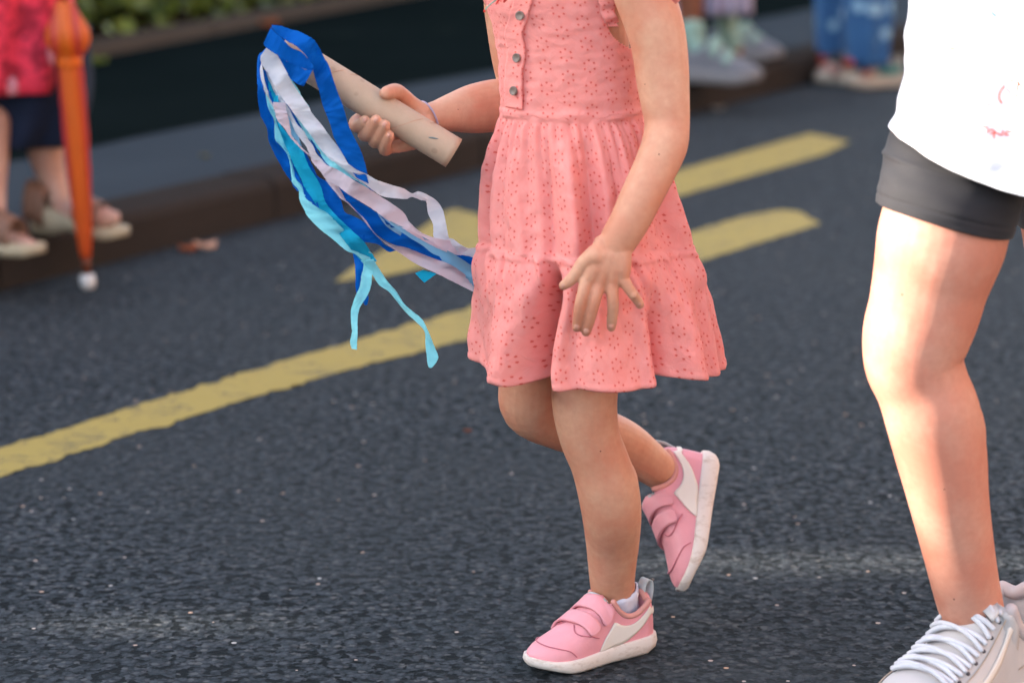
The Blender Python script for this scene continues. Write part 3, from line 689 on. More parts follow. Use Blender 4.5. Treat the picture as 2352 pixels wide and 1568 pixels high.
def dress(phi, y, off=0.0):
    L_, R_ = stable(LV, y); cx = (L_ + R_) / 2; a = (R_ - L_) / 2 * S0; b = a * .80
    p = dang(phi); d = 0.0
    wob = 0.10 * math.sin(y / 90 + 3 * p)
    if y < 262:
        d += .0010 * math.sin(7 * p + y / 30) * sst(200, 260, y) + .0014 * noise.noise(Vector((p * 5, y / 40, 2))) + .0010 * noise.noise(Vector((p * 3, y / 14, 8)))
    elif y < 560:
        t = (y - 262) / 298
        fine = gw(p + wob * .3, (34, 47, 61, 25)); broad = gw(p + wob * .5, (9, 14, 19), 5)
        d += (.0030 * sst(0, .06, t) * (1 - .8 * sst(.1, .6, t))) * fine + .0080 * sst(.02, .45, t) * sharp(broad) * (1 - .35 * sst(.85, 1, t))
        d += .004 * groove(p, R(-5), .05) * sst(.0, .3, t)  - .007 * groove(p, R(-22), .07) * sst(.1, .7, t)
        d += .002 * noise.noise(Vector((p * 8, y / 35, 5)))
    if y >= 560:
        t = (y - 560) / 300
        broad1 = gw(p + wob * .3, (9, 14, 19), 5)
        fine = gw(p + .08 * math.sin(y / 60), (38, 52, 67, 29), 2); broad = gw(p + wob * .4, (7, 11, 15), 9)
        d += .0080 * sharp(broad1) * .65 * (1 - sst(0, .5, t)) - .007 * groove(p, R(-22), .07) * (1 - sst(0, .4, t))
        d += .0034 * sst(0, .05, t) * (1 - .85 * sst(.1, .65, t)) * fine
        d += .0095 * sst(.05, .8, t) * sharp(broad)
        c = R(lerp(-19, -31.5, sst(.0, .9, t)))
        d += -.060 * groove(p, c, lerp(.08, .115, t)) * sst(.0, .35, t)
        d += .010 * groove(p, c + lerp(.16, .20, t), .09) * sst(0, .4, t) + .010 * groove(p, c - .22, .10) * sst(0, .4, t)
        d += -.016 * groove(p, R(31), .06) * sst(.1, .6, t) + .008 * groove(p, R(24), .07) * sst(.1, .6, t)
        d += .0025 * noise.noise(Vector((p * 7, y / 40, 11)))
    # raised seams
    for yy, hh, ww in ((254, .0018, 9), (566, .0026, 8)):
        d += hh * math.exp(-((y - yy) / ww) ** 4)
    d += off
    z = W(1313, y, Y0).z
    sag = 0.0
    return Vector((W(cx, y, Y0).x + (a + d) * math.sin(p), Y0 - (b + d) * math.cos(p), z + sag))
def hem(p):
    p = dang(p)
    h = 846 + 5 * math.sin(5 * p + 1) + 4 * math.sin(9 * p) - 14 * sst(R(-50), R(-80), p) - 4 * sst(R(60), R(85), p) - 13 * groove(p, R(-31.5), .09) - 12 * sst(R(25), R(31), p) * (1 - sst(R(45), R(70), p)) + 5 * groove(p, R(-18), .15) + 6 * groove(p, R(-45), .08) - 10 * groove(p, R(8), .25)
    return h
ytop = -70
NU, NV = 540, 240
def dq(a, b):
    phi = -math.pi + 2 * math.pi * a; yh = hem(phi); y = lerp(ytop, yh, b)
    off = .0010 * (1 if y > yh - 13 and y < yh - 0 else 0)
    return dress(phi, y, off)
def duv(a, b):
    phi = -math.pi + 2 * math.pi * a; y = lerp(ytop, 850, b)
    return ((phi * (.079 if y < 258 else (.125 if y < 564 else .165))) + 2.0, -y * S0 + 2.0)
bm = bmesh.new(); vs = grid(bm, dq, NU, NV, True, duv)
# armholes
def proj(p):
    d = p - Vector((0, 0, CAM_H)); z = d.dot(FW); return 1176 + FPX * d.x / z, 784 - FPX * d.dot(UP) / z
edge = [(-80, 1385), (0, 1386), (59, 1393), (86, 1408), (100, 1424), (112, 1446)]
kill = []
for f in bm.faces:
    c = f.calc_center_median(); X, Yp = proj(c)
    if Yp < 112 and c.y < Y0 + .03 and X > table(edge, Yp)[0]: kill.append(f)
bmesh.ops.delete(bm, geom=kill, context='FACES')
dr = obj('dress', bm, MAT['dress'], girl); solid(dr, .0011, 0.0); dr['label'] = 'coral pink tiered sundress with eyelet embroidery'
def sub(name, bm, mat, parent_obj):
    o = obj(name, bm, mat, None); o.parent = parent_obj; o.matrix_parent_inverse = parent_obj.matrix_world.inverted() if False else Matrix.Identity(4)
    o.matrix_parent_inverse = Matrix.Identity(4); return o
# place dress's children in world space: the dress itself has world coordinates, its parent only translates
def phi_at(x, y):
    L_, R_ = stable(LV, y); return math.asin(max(-1, min(1, (x - (L_ + R_) / 2) / ((R_ - L_) / 2))))
pe = [(-70, 1234), (0, 1224), (31, 1217), (55, 1211), (78, 1205), (101, 1209), (119, 1211), (143, 1209), (165, 1206), (231, 1205), (248, 1206)]
def plq(a, b):
    y = lerp(-70, 247, b); x1 = stable(pe, y)[0]; x0 = stable(pe, y)[0] - 42
    yi = y - 8
    return dress(phi_at(lerp(x0, x1, a), yi), yi, .0012 + .0030 * sst(0.2, 1, a))
bm = bmesh.new(); grid(bm, plq, 12, 80, False, lambda a, b: (a * .02 + 2.3, 2 - b * .16)); pl = sub('button_placket', bm, MAT['dress'], dr); solid(pl, .0012, 0)
for (x, y) in ((1201, 35), (1195.5, 132), (1189.5, 207)):
    y2 = y - 9; ph = phi_at(x, y2); c = dress(ph, y2, .0056); nrm = Vector((math.sin(ph) * .8, -math.cos(ph), 0.05)).normalized()
    q_ = nrm.to_track_quat('Z', 'Y').to_matrix().to_4x4(); bm = bmesh.new()
    rings = []
    for rr, zz in ((.0002, .0006), (.0034, .0006), (.0038, .0014), (.0046, .0016), (.0051, .0008), (.0050, -.0008), (.0002, -.001)):
        rings.append([bm.verts.new(Matrix.Translation(c) @ q_ @ Vector((rr * math.cos(t * math.pi / 10), rr * math.sin(t * math.pi / 10), zz))) for t in range(20)])
    for r0, r1 in zip(rings, rings[1:]):
        for k in range(20): bm.faces.new((r0[k], r0[(k + 1) % 20], r1[(k + 1) % 20], r1[k]))
    bmesh.ops.recalc_face_normals(bm, faces=bm.faces); sub('button', bm, MAT['button'], dr)
# frill along the armhole
def frq(a, b):
    y = lerp(-60, 58, b); xe = table([(-60, 1386), (0, 1388), (40, 1396), (58, 1404)], y)[0]; x = lerp(xe - 22, xe + 3 + 3 * math.sin(y / 6), a) if y < 50 else lerp(xe - 14, xe, a)
    return dress(phi_at(x, y - 6), y - 6, .003 + .006 * a + .0018 * math.sin(y / 5.0 + a))
bm = bmesh.new(); grid(bm, frq, 8, 60, False, lambda a, b: (a * .02 + 2.5, 2 - b * .07)); solid(sub('frill', bm, MAT['dress'], dr), .0011)
for pts in ([(1098, -30), (1106, -8), (1113, 6), (1121, 15)], [(1568, -40), (1566, -15), (1560, 2), (1552, 9)]):
    bm = bmesh.new(); Yf = 2.70 if pts[0][0] < 1300 else 2.53
    rows = []
    for (x, y) in pts: rows.append((bm.verts.new(W(x, y, Yf)), bm.verts.new(W(x + (34 if x < 1300 else -34), y - 26, Yf - .02))))
    for r0, r1 in zip(rows, rows[1:]): bm.faces.new((r0[0], r0[1], r1[1], r1[0]))
    solid(sub('flutter_sleeve', bm, MAT['dress'], dr), .0015)
# neck cord with tassels
bm = bmesh.new(); tube(bm, [P(1172, -30, 2.60, 1.6), P(1145, -4, 2.60, 1.5), P(1122, 14, 2.60, 1.4), P(1113, 26, 2.60, 1.3)], 6, 3); sub('cord', bm, MAT['thread_green'], dr)
bm = bmesh.new(); ball(bm, W(1113, 26, 2.60), M(2.6, 2.6), M(2, 2.6), M(3.4, 2.6)); tube(bm, [P(1158, -20, 2.59, 3), P(1146, 0, 2.59, 2.6), P(1140, 10, 2.59, 2)], 6, 3); tube(bm, [P(1175, -30, 2.59, 8), P(1165, -8, 2.59, 6), P(1158, 4, 2.59, 3)], 6, 3); sub('tassel', bm, MAT['thread_red'], dr)
# bracelet
bm = bmesh.new(); c0 = W(984, 270, 2.694); ax = (W(1005, 266, 2.70) - W(950, 278, 2.685)).normalized(); e1 = ax.orthogonal().normalized(); e2 = ax.cross(e1); rr = M(38, 2.69)
e1, e2 = (Vector((0, -1, 0)) - ax * ax.dot(Vector((0, -1, 0)))).normalized(), None; e2 = ax.cross(e1)
ringp = [(c0 + (e1 * math.cos(a) + e2 * math.sin(a)) * rr + ax * M(9, 2.69) * math.sin(a), M(2.2, 2.69)) for a in [2 * math.pi * i / 24 for i in range(25)]]
tube(bm, ringp, 8, 2, capped=False); obj('bracelet', bm, MAT['bracelet'], girl)
# sneakers and socks
hl = G(1484, 1480); toe = G(1234, 1541); T1 = (toe - hl); T1.z = 0; T1.normalize()
sh1, Sf1 = child_sneaker(girl, T1, Vector((0, 0, 1)), Vector((hl.x, hl.y, 0.0)) - T1 * .004, .178, 'pink sneaker planted on the road')
T2 = Vector((-.19, -.64, -.74)); U2 = Vector((-.93, -.05, .20)); 
org = W(1648, 1052, 2.93)
sh2, Sf2 = child_sneaker(girl, T2, U2, org, .186, 'pink sneaker lifted off the road behind')
def sock(p0, p1, r0, r1, ruffle=.0015, bend=None):
    bm = bmesh.new(); ax = (p1 - p0).normalized(); e1 = ax.orthogonal().normalized(); e2 = ax.cross(e1); n = 48; rows = []
    for j in range(9):
        t = j / 8; row = []
        for i in range(n):
            a = 2 * math.pi * i / n; rr = lerp(r0, r1, t) + (ruffle * math.sin(9 * a) * (1 - t) + .0006 * math.sin(23 * a)) + (.0012 if j == 1 else 0)
            row.append(bm.verts.new(p0.lerp(p1, t) + (e1 * math.cos(a) + e2 * math.sin(a)) * rr + ax * (.0018 * math.sin(8 * a + 1) if j < 2 else 0)))
        rows.append(row)
    for r0_, r1_ in zip(rows, rows[1:]):
        for i in range(n): bm.faces.new((r0_[i], r0_[(i + 1) % n], r1_[(i + 1) % n], r1_[i]))
    solid(obj('sock', bm, MAT['sock'], girl), .0018)
sock(W(1409, 1358, YA1), W(1424, 1425, YA1 + .005), M(56, YA1), M(46, YA1))
sock(W(1532, 1092, YA2), W(1582, 1126, YA2 + .01), M(48, YA2), M(40, YA2))

# ------------------------------------------------------------------ streamer wand
wand = empty('streamer_wand', W(860, 240, 2.645), 'cardboard tube trailing blue, cyan and white crepe streamers, held by the child', 'streamer wand')
A, B = W(645, 110, 2.645), W(1042, 352, 2.645); ax = (B - A).normalized(); e1 = ax.orthogonal().normalized(); e2 = ax.cross(e1); rt = M(37, 2.645)
bm = bmesh.new(); rings = []
for (t, r) in [(0, rt - .0012)] + [(i / 30, rt) for i in range(31)] + [(1, rt - .0012)] + [(1 - i / 10, rt - .0014) for i in range(1, 11)]:
    rings.append([bm.verts.new(A.lerp(B, t) + (e1 * math.cos(a) + e2 * math.sin(a)) * r * (1 + .012 * math.sin(2 * a + 4 * t))) for a in [2 * math.pi * k / 40 for k in range(40)]])
rings.append(rings[0])
for r0, r1 in zip(rings, rings[1:]):
    for k in range(40):
        try: bm.faces.new((r0[k], r0[(k + 1) % 40], r1[(k + 1) % 40], r1[k]))
        except ValueError: pass
bmesh.ops.recalc_face_normals(bm, faces=bm.faces); tb = obj('tube', bm, MAT['card'], wand)
bm = bmesh.new()                                          # spiral seam of the tube
for st in (.0, .46, .92):
    pts = []
    for i in range(40):
        a = -2 * math.pi * i / 39; t = st - .1 + .42 * i / 39
        if 0 < t < 1: pts.append((A.lerp(B, t) + (e1 * math.cos(a + 1.2) + e2 * math.sin(a + 1.2)) * (rt + .0001), .00030))
    if len(pts) > 3: tube(bm, pts, 5, 2)
sub('seam', bm, simple('tube seam', srgb(180, 136, 112), 0.8), tb)
bm = bmesh.new(); tube(bm, [P(986, 316, 2.6268, 1.5), P(995, 317, 2.6268, 2.2), P(1006, 319, 2.6268, 1)], 6, 3, 0.3); sub('pen_mark', bm, simple('pen mark', srgb(112, 124, 124), .7), tb)
FR = {'A': (574.2, 0, .2930), 'B': (574.2, 344.5, .3296), 'C': (585.7, 45.9, .14648), 'D': (585.7, 258.4, .14648)}
def ribbon(mat, data, Yb, curl=.004, seed=0, tilt=0.006):
    pts = []
    fr = 'A'
    for it in data:
        if isinstance(it, str): fr = it; continue
        ox, oy, s = FR[fr]; pts.append((Vector((ox + it[0] * s, oy + it[1] * s, 0)), Vector((ox + it[2] * s, oy + it[3] * s, 0))))
    bm = bmesh.new(); uvl = bm.loops.layers.uv.new('UVMap'); rows = []; n = len(pts); sub_ = 7; dist = 0; prev = None
    for i in range(n - 1):
        for k in range(sub_ + (1 if i == n - 2 else 0)):
            t = k / sub_; q_ = [pts[max(0, i - 1)], pts[i], pts[i + 1], pts[min(n - 1, i + 2)]]
            l = cat(*[p[0] for p in q_], t); r = cat(*[p[1] for p in q_], t); c = (l + r) / 2
            if prev is not None: dist += (c - prev).length
            prev = c
            row = []; K = 7
            ww = (r - l).length
            Yc = Yb + .10 * sst(780, 1120, c.x) + .012 * noise.noise(Vector((dist / 60, seed, 0)))
            for j in range(K):
                u = j / (K - 1); p = l.lerp(r, u)
                ed = abs(u - .5) * 2
                jx = (noise.noise(Vector((dist / 7, u * 3, seed + 9))) * 1.0) * ed
                dirn = (r - l).normalized() if ww > .1 else Vector((1, 0, 0)); p = p + dirn * jx
                fold = curl * noise.noise(Vector((dist / 28, u * 1.6, seed * 3.1))) * min(1, ww / 18) + .0018 * noise.noise(Vector((dist / 7, u * 2.2, seed))) * (.4 + ed) + tilt * (u - .5) * math.sin(dist / 55 + seed) + curl * .5 * (4 * (u - .5) ** 2) * math.sin(dist / 80 + seed * 2)
                row.append((bm.verts.new(W(p.x, p.y, Yc + fold)), (u * .03, dist * S0)))
            rows.append(row)
    for r0, r1 in zip(rows, rows[1:]):
        for j in range(len(r0) - 1):
            f = bm.faces.new((r0[j][0], r0[j + 1][0], r1[j + 1][0], r1[j][0]))
            for l, v in zip(f.loops, (r0[j], r0[j + 1], r1[j + 1], r1[j])): l[uvl].uv = (v[1][1] , v[1][0])
    obj('crepe_streamer', bm, MAT[mat], wand)
b0 = 2.612
ribbon('royal', ['C', (265, 125, 262, 80), (330, 205, 420, 100), (430, 285, 560, 150), (520, 345, 690, 182), (640, 410, 830, 255), (780, 540, 930, 320), (870, 680, 1015, 450), (920, 830, 1090, 600), (960, 980, 1160, 720), (1010, 1130, 1215, 890), (1050, 1300, 1280, 1090), (1100, 1440, 1360, 1300),
        'D', (1115, 20, 1415, 20), (1190, 220, 1470, 210), (1230, 370, 1560, 400), (1320, 560, 1660, 600), (1420, 720, 1720, 780), (1480, 850, 1755, 930), (1540, 950, 1770, 1060), (1600, 1030, 1790, 1120)], b0, .003, 1)
ribbon('royal', ['C', (135, 370, 250, 110), (175, 435, 300, 185), (330, 540, 410, 275), (490, 650, 560, 430), (640, 712, 720, 500), (780, 772, 840, 620), (860, 785, 915, 715), (900, 780, 922, 750)], b0 - .012, .002, 2)
ribbon('royal', ['C', (355, 550, 450, 600), (470, 765, 500, 655), (540, 900, 640, 705), (600, 960, 800, 785), (690, 1015, 905, 770), (750, 1040, 850, 890), (768, 1036, 780, 1020)], b0 - .006, .005, 3)
ribbon('royal', ['C', (115, 500, 172, 435), (45, 580, 102, 640), (30, 860, 100, 820), (40, 1050, 145, 1060), (45, 1250, 185, 1250), (80, 1470, 270, 1470), 'D', (95, 70, 280, 60), (190, 260, 315, 250), (210, 430, 350, 450), (280, 600, 500, 620), (380, 790, 550, 800), (480, 960, 580, 960), (570, 1090, 625, 1080), (600, 1160, 680, 1160), (668, 1238, 690, 1225)], b0 + .020, .004, 4)
ribbon('white', ['C', (90, 560, 180, 440), (100, 680, 330, 540), (230, 900, 440, 700), (350, 1100, 560, 940), (450, 1260, 680, 1130), (560, 1400, 830, 1340), 'D', (610, 20, 900, 20), (730, 170, 1050, 200), (890, 380, 1170, 370), (1000, 540, 1320, 560), (1130, 690, 1420, 730), (1280, 830, 1470, 810), (1420, 930, 1620, 910), (1560, 1020, 1760, 970), (1740, 1140, 1880, 1045),
        'B', (860, 285, 920, 222), (930, 325, 990, 245), (1080, 342, 1070, 268), (1130, 328, 1130, 302), (1190, 350, 1185, 290), (1228, 362, 1290, 345), (1240, 440, 1340, 410), (1275, 520, 1362, 490), (1280, 605, 1385, 605), (1330, 660, 1415, 620), (1440, 722, 1510, 682), (1545, 745, 1600, 677), (1640, 790, 1690, 705)], b0 + .002, .004, 5)
ribbon('pinkw', ['C', (280, 1290, 480, 1300), 'D', (300, -60, 490, -40), (320, 20, 505, 20), (355, 130, 530, 110), (460, 250, 560, 280), (545, 380, 578, 365), (640, 490, 668, 470), (740, 592, 762, 578), (860, 692, 890, 672), (900, 780, 1000, 750), (1020, 920, 1160, 840), (1130, 1065, 1270, 885), (1310, 1165, 1440, 990), (1450, 1275, 1600, 1090), (1640, 1390, 1760, 1180), (1850, 1520, 1960, 1310),
        'B', (960, 490, 1060, 425), (1070, 550, 1110, 500), (1150, 600, 1190, 572), (1280, 672, 1290, 612), (1400, 722, 1420, 640), (1470, 735, 1520, 692)], b0 + .000, .004, 6)
ribbon('pinkw', ['D', (1100, 1050, 1300, 1150), (1190, 1170, 1350, 1230), (1270, 1260, 1390, 1310), (1340, 1350, 1420, 1360), (1430, 1405, 1490, 1430), (1560, 1530, 1610, 1565), 'B', (770, 460, 800, 480), (850, 565, 880, 590), (940, 650, 980, 655), (1040, 715, 1090, 680), (1160, 795, 1240, 740), (1300, 860, 1400, 800), (1430, 925, 1520, 880), (1560, 990, 1620, 930), (1640, 1030, 1690, 980)], b0 + .012, .004, 7)
ribbon('lblue', ['B', (880, 430, 905, 418), (950, 530, 990, 500), (1060, 605, 1120, 560), (1190, 685, 1270, 640), (1300, 765, 1410, 718), (1430, 850, 1560, 815), (1530, 930, 1640, 880), (1640, 1000, 1740, 940)], b0 + .008, .003, 8)
ribbon('royal', ['D', (1315, 1175, 1330, 1162), (1390, 1300, 1480, 1290), (1440, 1410, 1640, 1395), 'B', (680, 370, 790, 375), (760, 455, 880, 435), (850, 560, 985, 522), (960, 640, 1095, 600), (1090, 692, 1205, 668), (1190, 740, 1270, 720), (1300, 790, 1370, 760)], b0 + .015, .004, 9)
ribbon('royal', ['B', (1380, 705, 1420, 690), (1450, 745, 1500, 715), (1500, 785, 1560, 735), (1570, 810, 1620, 765), (1650, 860, 1700, 810)], b0 + .015, .003, 10)
ribbon('cyan', ['C', (290, 1200, 360, 1180), 'D', (330, 100, 380, 120), (395, 310, 480, 290), (450, 460, 610, 440), (510, 600, 745, 580), (570, 740, 785, 700), (660, 920, 865, 880), (730, 1060, 965, 1030), (785, 1190, 1040, 1180), (890, 1340, 1085, 1350), (985, 1490, 1140, 1460), 'B', (540, 480, 610, 465), (610, 570, 710, 560), (670, 650, 795, 640), (730, 725, 845, 715), (790, 790, 885, 775)], b0 + .006, .005, 11)
ribbon('pale', ['B', (770, 770, 860, 760), (840, 850, 905, 835), (900, 940, 962, 920), (965, 985, 1020, 985), (1020, 1050, 1070, 1065), (1085, 1130, 1135, 1125), (1150, 1190, 1200, 1180), (1215, 1262, 1248, 1275), (1222, 1350, 1282, 1360), (1232, 1440, 1312, 1440), (1240, 1500, 1290, 1490), (1256, 1518, 1268, 1515)], b0 + .005, .005, 11)
ribbon('pale', ['C', (165, 1160, 215, 1150), (195, 1340, 285, 1380), 'D', (235, 0, 315, 10), (300, 120, 335, 130), (305, 270, 405, 300), (320, 430, 480, 460), (420, 540, 515, 560), (510, 670, 550, 680), (550, 820, 615, 830), (568, 1000, 630, 980), (590, 1110, 730, 1110), (682, 1220, 780, 1240), (700, 1380, 850, 1370), (780, 1540, 1000, 1500), 'B', (400, 460, 540, 440), (480, 545, 620, 520), (575, 620, 700, 600), (670, 700, 770, 670), (740, 730, 850, 720), (790, 790, 870, 790), (775, 880, 852, 860), (765, 950, 845, 940), (738, 1010, 820, 1010), (705, 1110, 765, 1100), (704, 1190, 750, 1180), (710, 1270, 750, 1270), (697, 1340, 747, 1330), (710, 1385, 745, 1390)], b0 + .010, .005, 12)
ribbon('pale', ['C', (300, 540, 372, 590), (400, 700, 482, 800), (560, 960, 612, 990), (600, 1090, 692, 1110), (690, 1200, 750, 1225), (800, 1330, 860, 1370)], b0 + .012, .003, 13)
ribbon('pale', ['D', (610, 20, 680, 40), (650, 90, 760, 180), (730, 235, 820, 260), (820, 385, 930, 420), (920, 505, 1010, 550), (1010, 605, 1100, 660), (1060, 715, 1180, 730), (1160, 832, 1270, 800), (1260, 890, 1390, 890), (1460, 1005, 1540, 1010), (1600, 1095, 1700, 1120), (1710, 1165, 1790, 1190)], b0 + .010, .003, 14)
ribbon('royal', ['C', (380, 1130, 440, 1190), (440, 1250, 500, 1310), (510, 1430, 590, 1440), 'D', (560, 0, 625, 0), (645, 180, 710, 175), (735, 290, 800, 300), (815, 390, 860, 400), (895, 520, 940, 500), (945, 600, 985, 600), (1055, 740, 1100, 740), (1120, 820, 1180, 830), (1300, 920, 1380, 940), (1500, 1040, 1580, 1060), (1720, 1150, 1790, 1150), (1800, 1230, 1890, 1240)], b0 + .014, .003, 15)
ribbon('white', ['C', (150, 790, 210, 830), (240, 1000, 300, 930), (270, 1070, 360, 1060), (330, 1180, 400, 1140), (360, 1240, 450, 1270), (450, 1400, 540, 1400), 'D', (495, 0, 570, 10), (560, 130, 660, 180), (620, 280, 770, 300), (690, 390, 835, 420), (800, 530, 910, 520), (840, 620, 960, 640), (890, 700, 1060, 750), (930, 745, 1115, 812)], b0 + .006, .004, 16)
ribbon('white', ['C', (75, 780, 104, 640), (88, 900, 125, 790), (130, 1040, 155, 960), (140, 1100, 205, 1130), (205, 1230, 235, 1235), (260, 1340, 295, 1290), (330, 1460, 350, 1440)], b0 + .004, .004, 17)
ribbon('royal', ['C', (118, 780, 170, 800), (148, 950, 215, 990), (195, 1120, 235, 1080), (235, 1220, 292, 1270), (280, 1330, 320, 1340)], b0 + .007, .003, 18)
ribbon('royal', ['D', (325, 115, 350, 135), (375, 260, 420, 300), (480, 500, 520, 500), (570, 760, 605, 780), (605, 900, 665, 920), (645, 1050, 730, 1060), (735, 1150, 795, 1190), (780, 1320, 880, 1290), (870, 1410, 970, 1380), (950, 1470, 1003, 1497)], b0 + .008, .003, 19)
ribbon('cyan', ['C', (165, 840, 205, 850), (205, 1000, 270, 1010), (228, 1130, 325, 1130), (280, 1290, 372, 1220), (330, 1400, 400, 1380)], b0 + .012, .004, 20)
ribbon('lblue', ['D', (505, 50, 545, 50), (545, 200, 600, 225), (565, 350, 682, 380), (640, 430, 705, 450), (700, 520, 735, 530)], b0 + .010, .003, 21)
ribbon('royal', ['D', (730, 570, 790, 620), (790, 740, 855, 740), (830, 880, 935, 900), (940, 1000, 985, 1000), (990, 1150, 1160, 1110), (1050, 1300, 1290, 1280), (1070, 1430, 1355, 1400), (1140, 1540, 1410, 1560), 'B', (590, 500, 720, 460), (640, 560, 800, 505), (690, 620, 850, 562), (790, 640, 900, 612), (865, 650, 930, 652), (905, 665, 960, 668), (948, 700, 1010, 690), (975, 712, 1020, 700)], b0 + .018, .005, 22)
ribbon('royal', ['B', (680, 640, 800, 590), (715, 720, 800, 690), (730, 790, 795, 770), (735, 870, 785, 860), (740, 990, 778, 970), (788, 1060, 825, 1020), (800, 1082, 816, 1080)], b0 + .020, .004, 23)
ribbon('cyan', ['B', (1150, 858, 1205, 835), (1180, 890, 1260, 850), (1215, 925, 1300, 862)], b0 + .016, .003, 24)

# ------------------------------------------------------------------ older girl / woman on the right
YW = 2.45
wom = empty('person', Vector((W(2300, 1500, 2.5).x, 2.5, 0)), 'person in white T-shirt, black cycling shorts and white sneakers at the right edge', 'person')
bm = bmesh.new()
tube(bm, [P(2240, 200, 2.52, 130), P(2214, 330, 2.50, 136), P(2186, 450, 2.467, 143), P(2163, 550, YW, 149), P(2137, 650, YW, 134), P(2123, 710, YW, 128.5), P(2105, 770, YW, 124), P(2100, 830, YW, 115), P(2118, 885, YW, 107), P(2141, 950, YW, 110),
          P(2161, 1040, YW + .005, 105), P(2178, 1140, YW + .01, 93), P(2197, 1240, YW + .02, 84), P(2215, 1330, YW + .03, 78), P(2232, 1400, YW + .045, 74), P(2250, 1460, YW + .06, 66), P(2264, 1510, YW + .07, 56)], 32)

ball(bm, W(2190, 1010, YW + .02), M(76, YW), M(88, YW), M(130, YW)); ball(bm, W(2280, 1430, YW + .05), M(26, YW), M(34, YW), M(30, YW))
tube(bm, [P(2480, 200, 2.60, 172), P(2500, 500, 2.62, 155), P(2520, 800, 2.66, 118), P(2545, 1000, 2.72, 108), P(2560, 1250, 2.76, 80), P(2575, 1400, 2.78, 62)], 28)
tube(bm, [P(2340, 200, 2.56, 165), P(2330, 120, 2.56, 175), P(2330, 0, 2.56, 165), P(2330, -250, 2.56, 185), P(2330, -480, 2.56, 200), P(2325, -600, 2.55, 110), P(2320, -700, 2.55, 90)], 32, 5, .72)
ball(bm, W(2300, -860, 2.53), M(170, 2.5), M(190, 2.5), M(220, 2.5)); ball(bm, W(2180, -830, 2.42), M(22, 2.5), M(28, 2.5), M(26, 2.5))
for sx in (-1, 1): tube(bm, [P(2330 + sx * 170, -520, 2.55, 90), P(2330 + sx * 240, -400, 2.53, 76), P(2330 + sx * 250, -260, 2.46, 62), P(2330 + sx * 160, -330, 2.32, 50), P(2330 + sx * 100, -420, 2.28, 44)], 20)
body_mesh('body', bm, 0.0024, MAT['skin_woman'], wom, 8)
bm = bmesh.new(); ball(bm, W(2325, -880, 2.56), M(185, 2.5), M(195, 2.5), M(225, 2.5)); obj('hair', bm, MAT['hair'], wom)
# water drops on the thigh
# shorts: two open legs and hips
SL = [(150, 2110, 2380, 2.52), (300, 2060, 2368, 2.50), (350, 2041, 2360, 2.485), (430, 2025, 2348, 2.46), (490, 2016, 2332, 2.45), (545, 2011, 2318, 2.45)]
def shq(a, b):
    ph = -math.pi + 2 * math.pi * a; hem_ = 492 + 20 * sst(-.8, 1, math.sin(ph)) + 4 * math.cos(ph) ; y = lerp(150, hem_, b)
    L_, R_, Yc = stable(SL, y); cx = (L_ + R_) / 2; rr = (R_ - L_) / 2 * M(1, Yc)
    cr = .0022 * math.exp(-((y - 388 - 10 * math.sin(ph)) / 5) ** 2) - .0016 * math.exp(-((y - 470 - 18 * sst(-.8, 1, math.sin(ph))) / 3) ** 2)
    cr += .0018 * noise.noise(Vector((ph * 2, y / 30, 4)))
    c = W(cx, y, Yc); return Vector((c.x + (rr + cr) * math.sin(ph), Yc - (rr * .98 + cr) * math.cos(ph), c.z + .012 * math.sin(ph) * -1))
bm = bmesh.new(); grid(bm, shq, 96, 90, True)
def shq2(a, b):
    ph = -math.pi + 2 * math.pi * a; y = lerp(150, 520, b); rr = M(lerp(182, 160, b), 2.61); c = W(lerp(2480, 2500, b), y, 2.61); return Vector((c.x + rr * math.sin(ph), c.y - rr * math.cos(ph), c.z))
grid(bm, shq2, 60, 30, True); solid(obj('cycling_shorts', bm, MAT['shorts'], wom), .0016, 1)
# T-shirt
TL = [(-700, 2250, 2410), (-560, 2080, 2580), (-400, 2070, 2600), (-100, 2098, 2600), (0, 2101, 2600), (60, 2097, 2602), (90, 2091, 2604), (130, 2090, 2605), (182, 2088, 2606), (230, 2074, 2608), (270, 2068, 2610), (300, 2052, 2616), (380, 2045, 2625), (460, 2040, 2630)]
YS = 2.487
def shirt(ph, y, off=0):
    L_, R_ = stable(TL, y); cx = (L_ + R_) / 2; a = (R_ - L_) / 2 * M(1, YS); b = a * .92; p = dang(ph)
    d = .012 * noise.noise(Vector((p * 1.8, y / 110, 3))) * sst(-.95, -.5, math.sin(p)) + .0022 * noise.noise(Vector((p * 5, y / 45, 7)))
    # big bag fold near the right edge and diagonal pulls
    X = cx + (R_ - L_) / 2 * math.sin(p)
    if abs(p) < R(110):
        d += .017 * math.exp(-(((X - 2335) / 42) ** 2 + ((y - 200) / 110) ** 2))
        d -= .008 * math.exp(-(((X - 2262) / 26) ** 2 + ((y - 235 + (X - 2262) * .8) / 60) ** 2))
        d += .006 * math.exp(-(((X - 2225) / 34) ** 2 + ((y - 170) / 120) ** 2))
        d -= .006 * math.exp(-(((X - 2290) / 60) ** 2 + ((y - 287) / 12) ** 2)) 
    d += off
    c = W(cx, y, YS); return Vector((c.x + (a + d) * math.sin(p), YS - (b + d) * abs(math.cos(p)) ** .8 * (1 if math.cos(p) > 0 else -1), c.z))
def shem(p): p = dang(p); return 300 + 118 * sst(R(-88), R(8), p) - 110 * sst(R(60), R(150), p)
bm = bmesh.new(); grid(bm, lambda a, b: shirt(-math.pi + 2 * math.pi * a, lerp(-600, shem(-math.pi + 2 * math.pi * a), b)), 260, 200, True)
ts = solid(obj('t_shirt', bm, MAT['shirt'], wom), .0012)
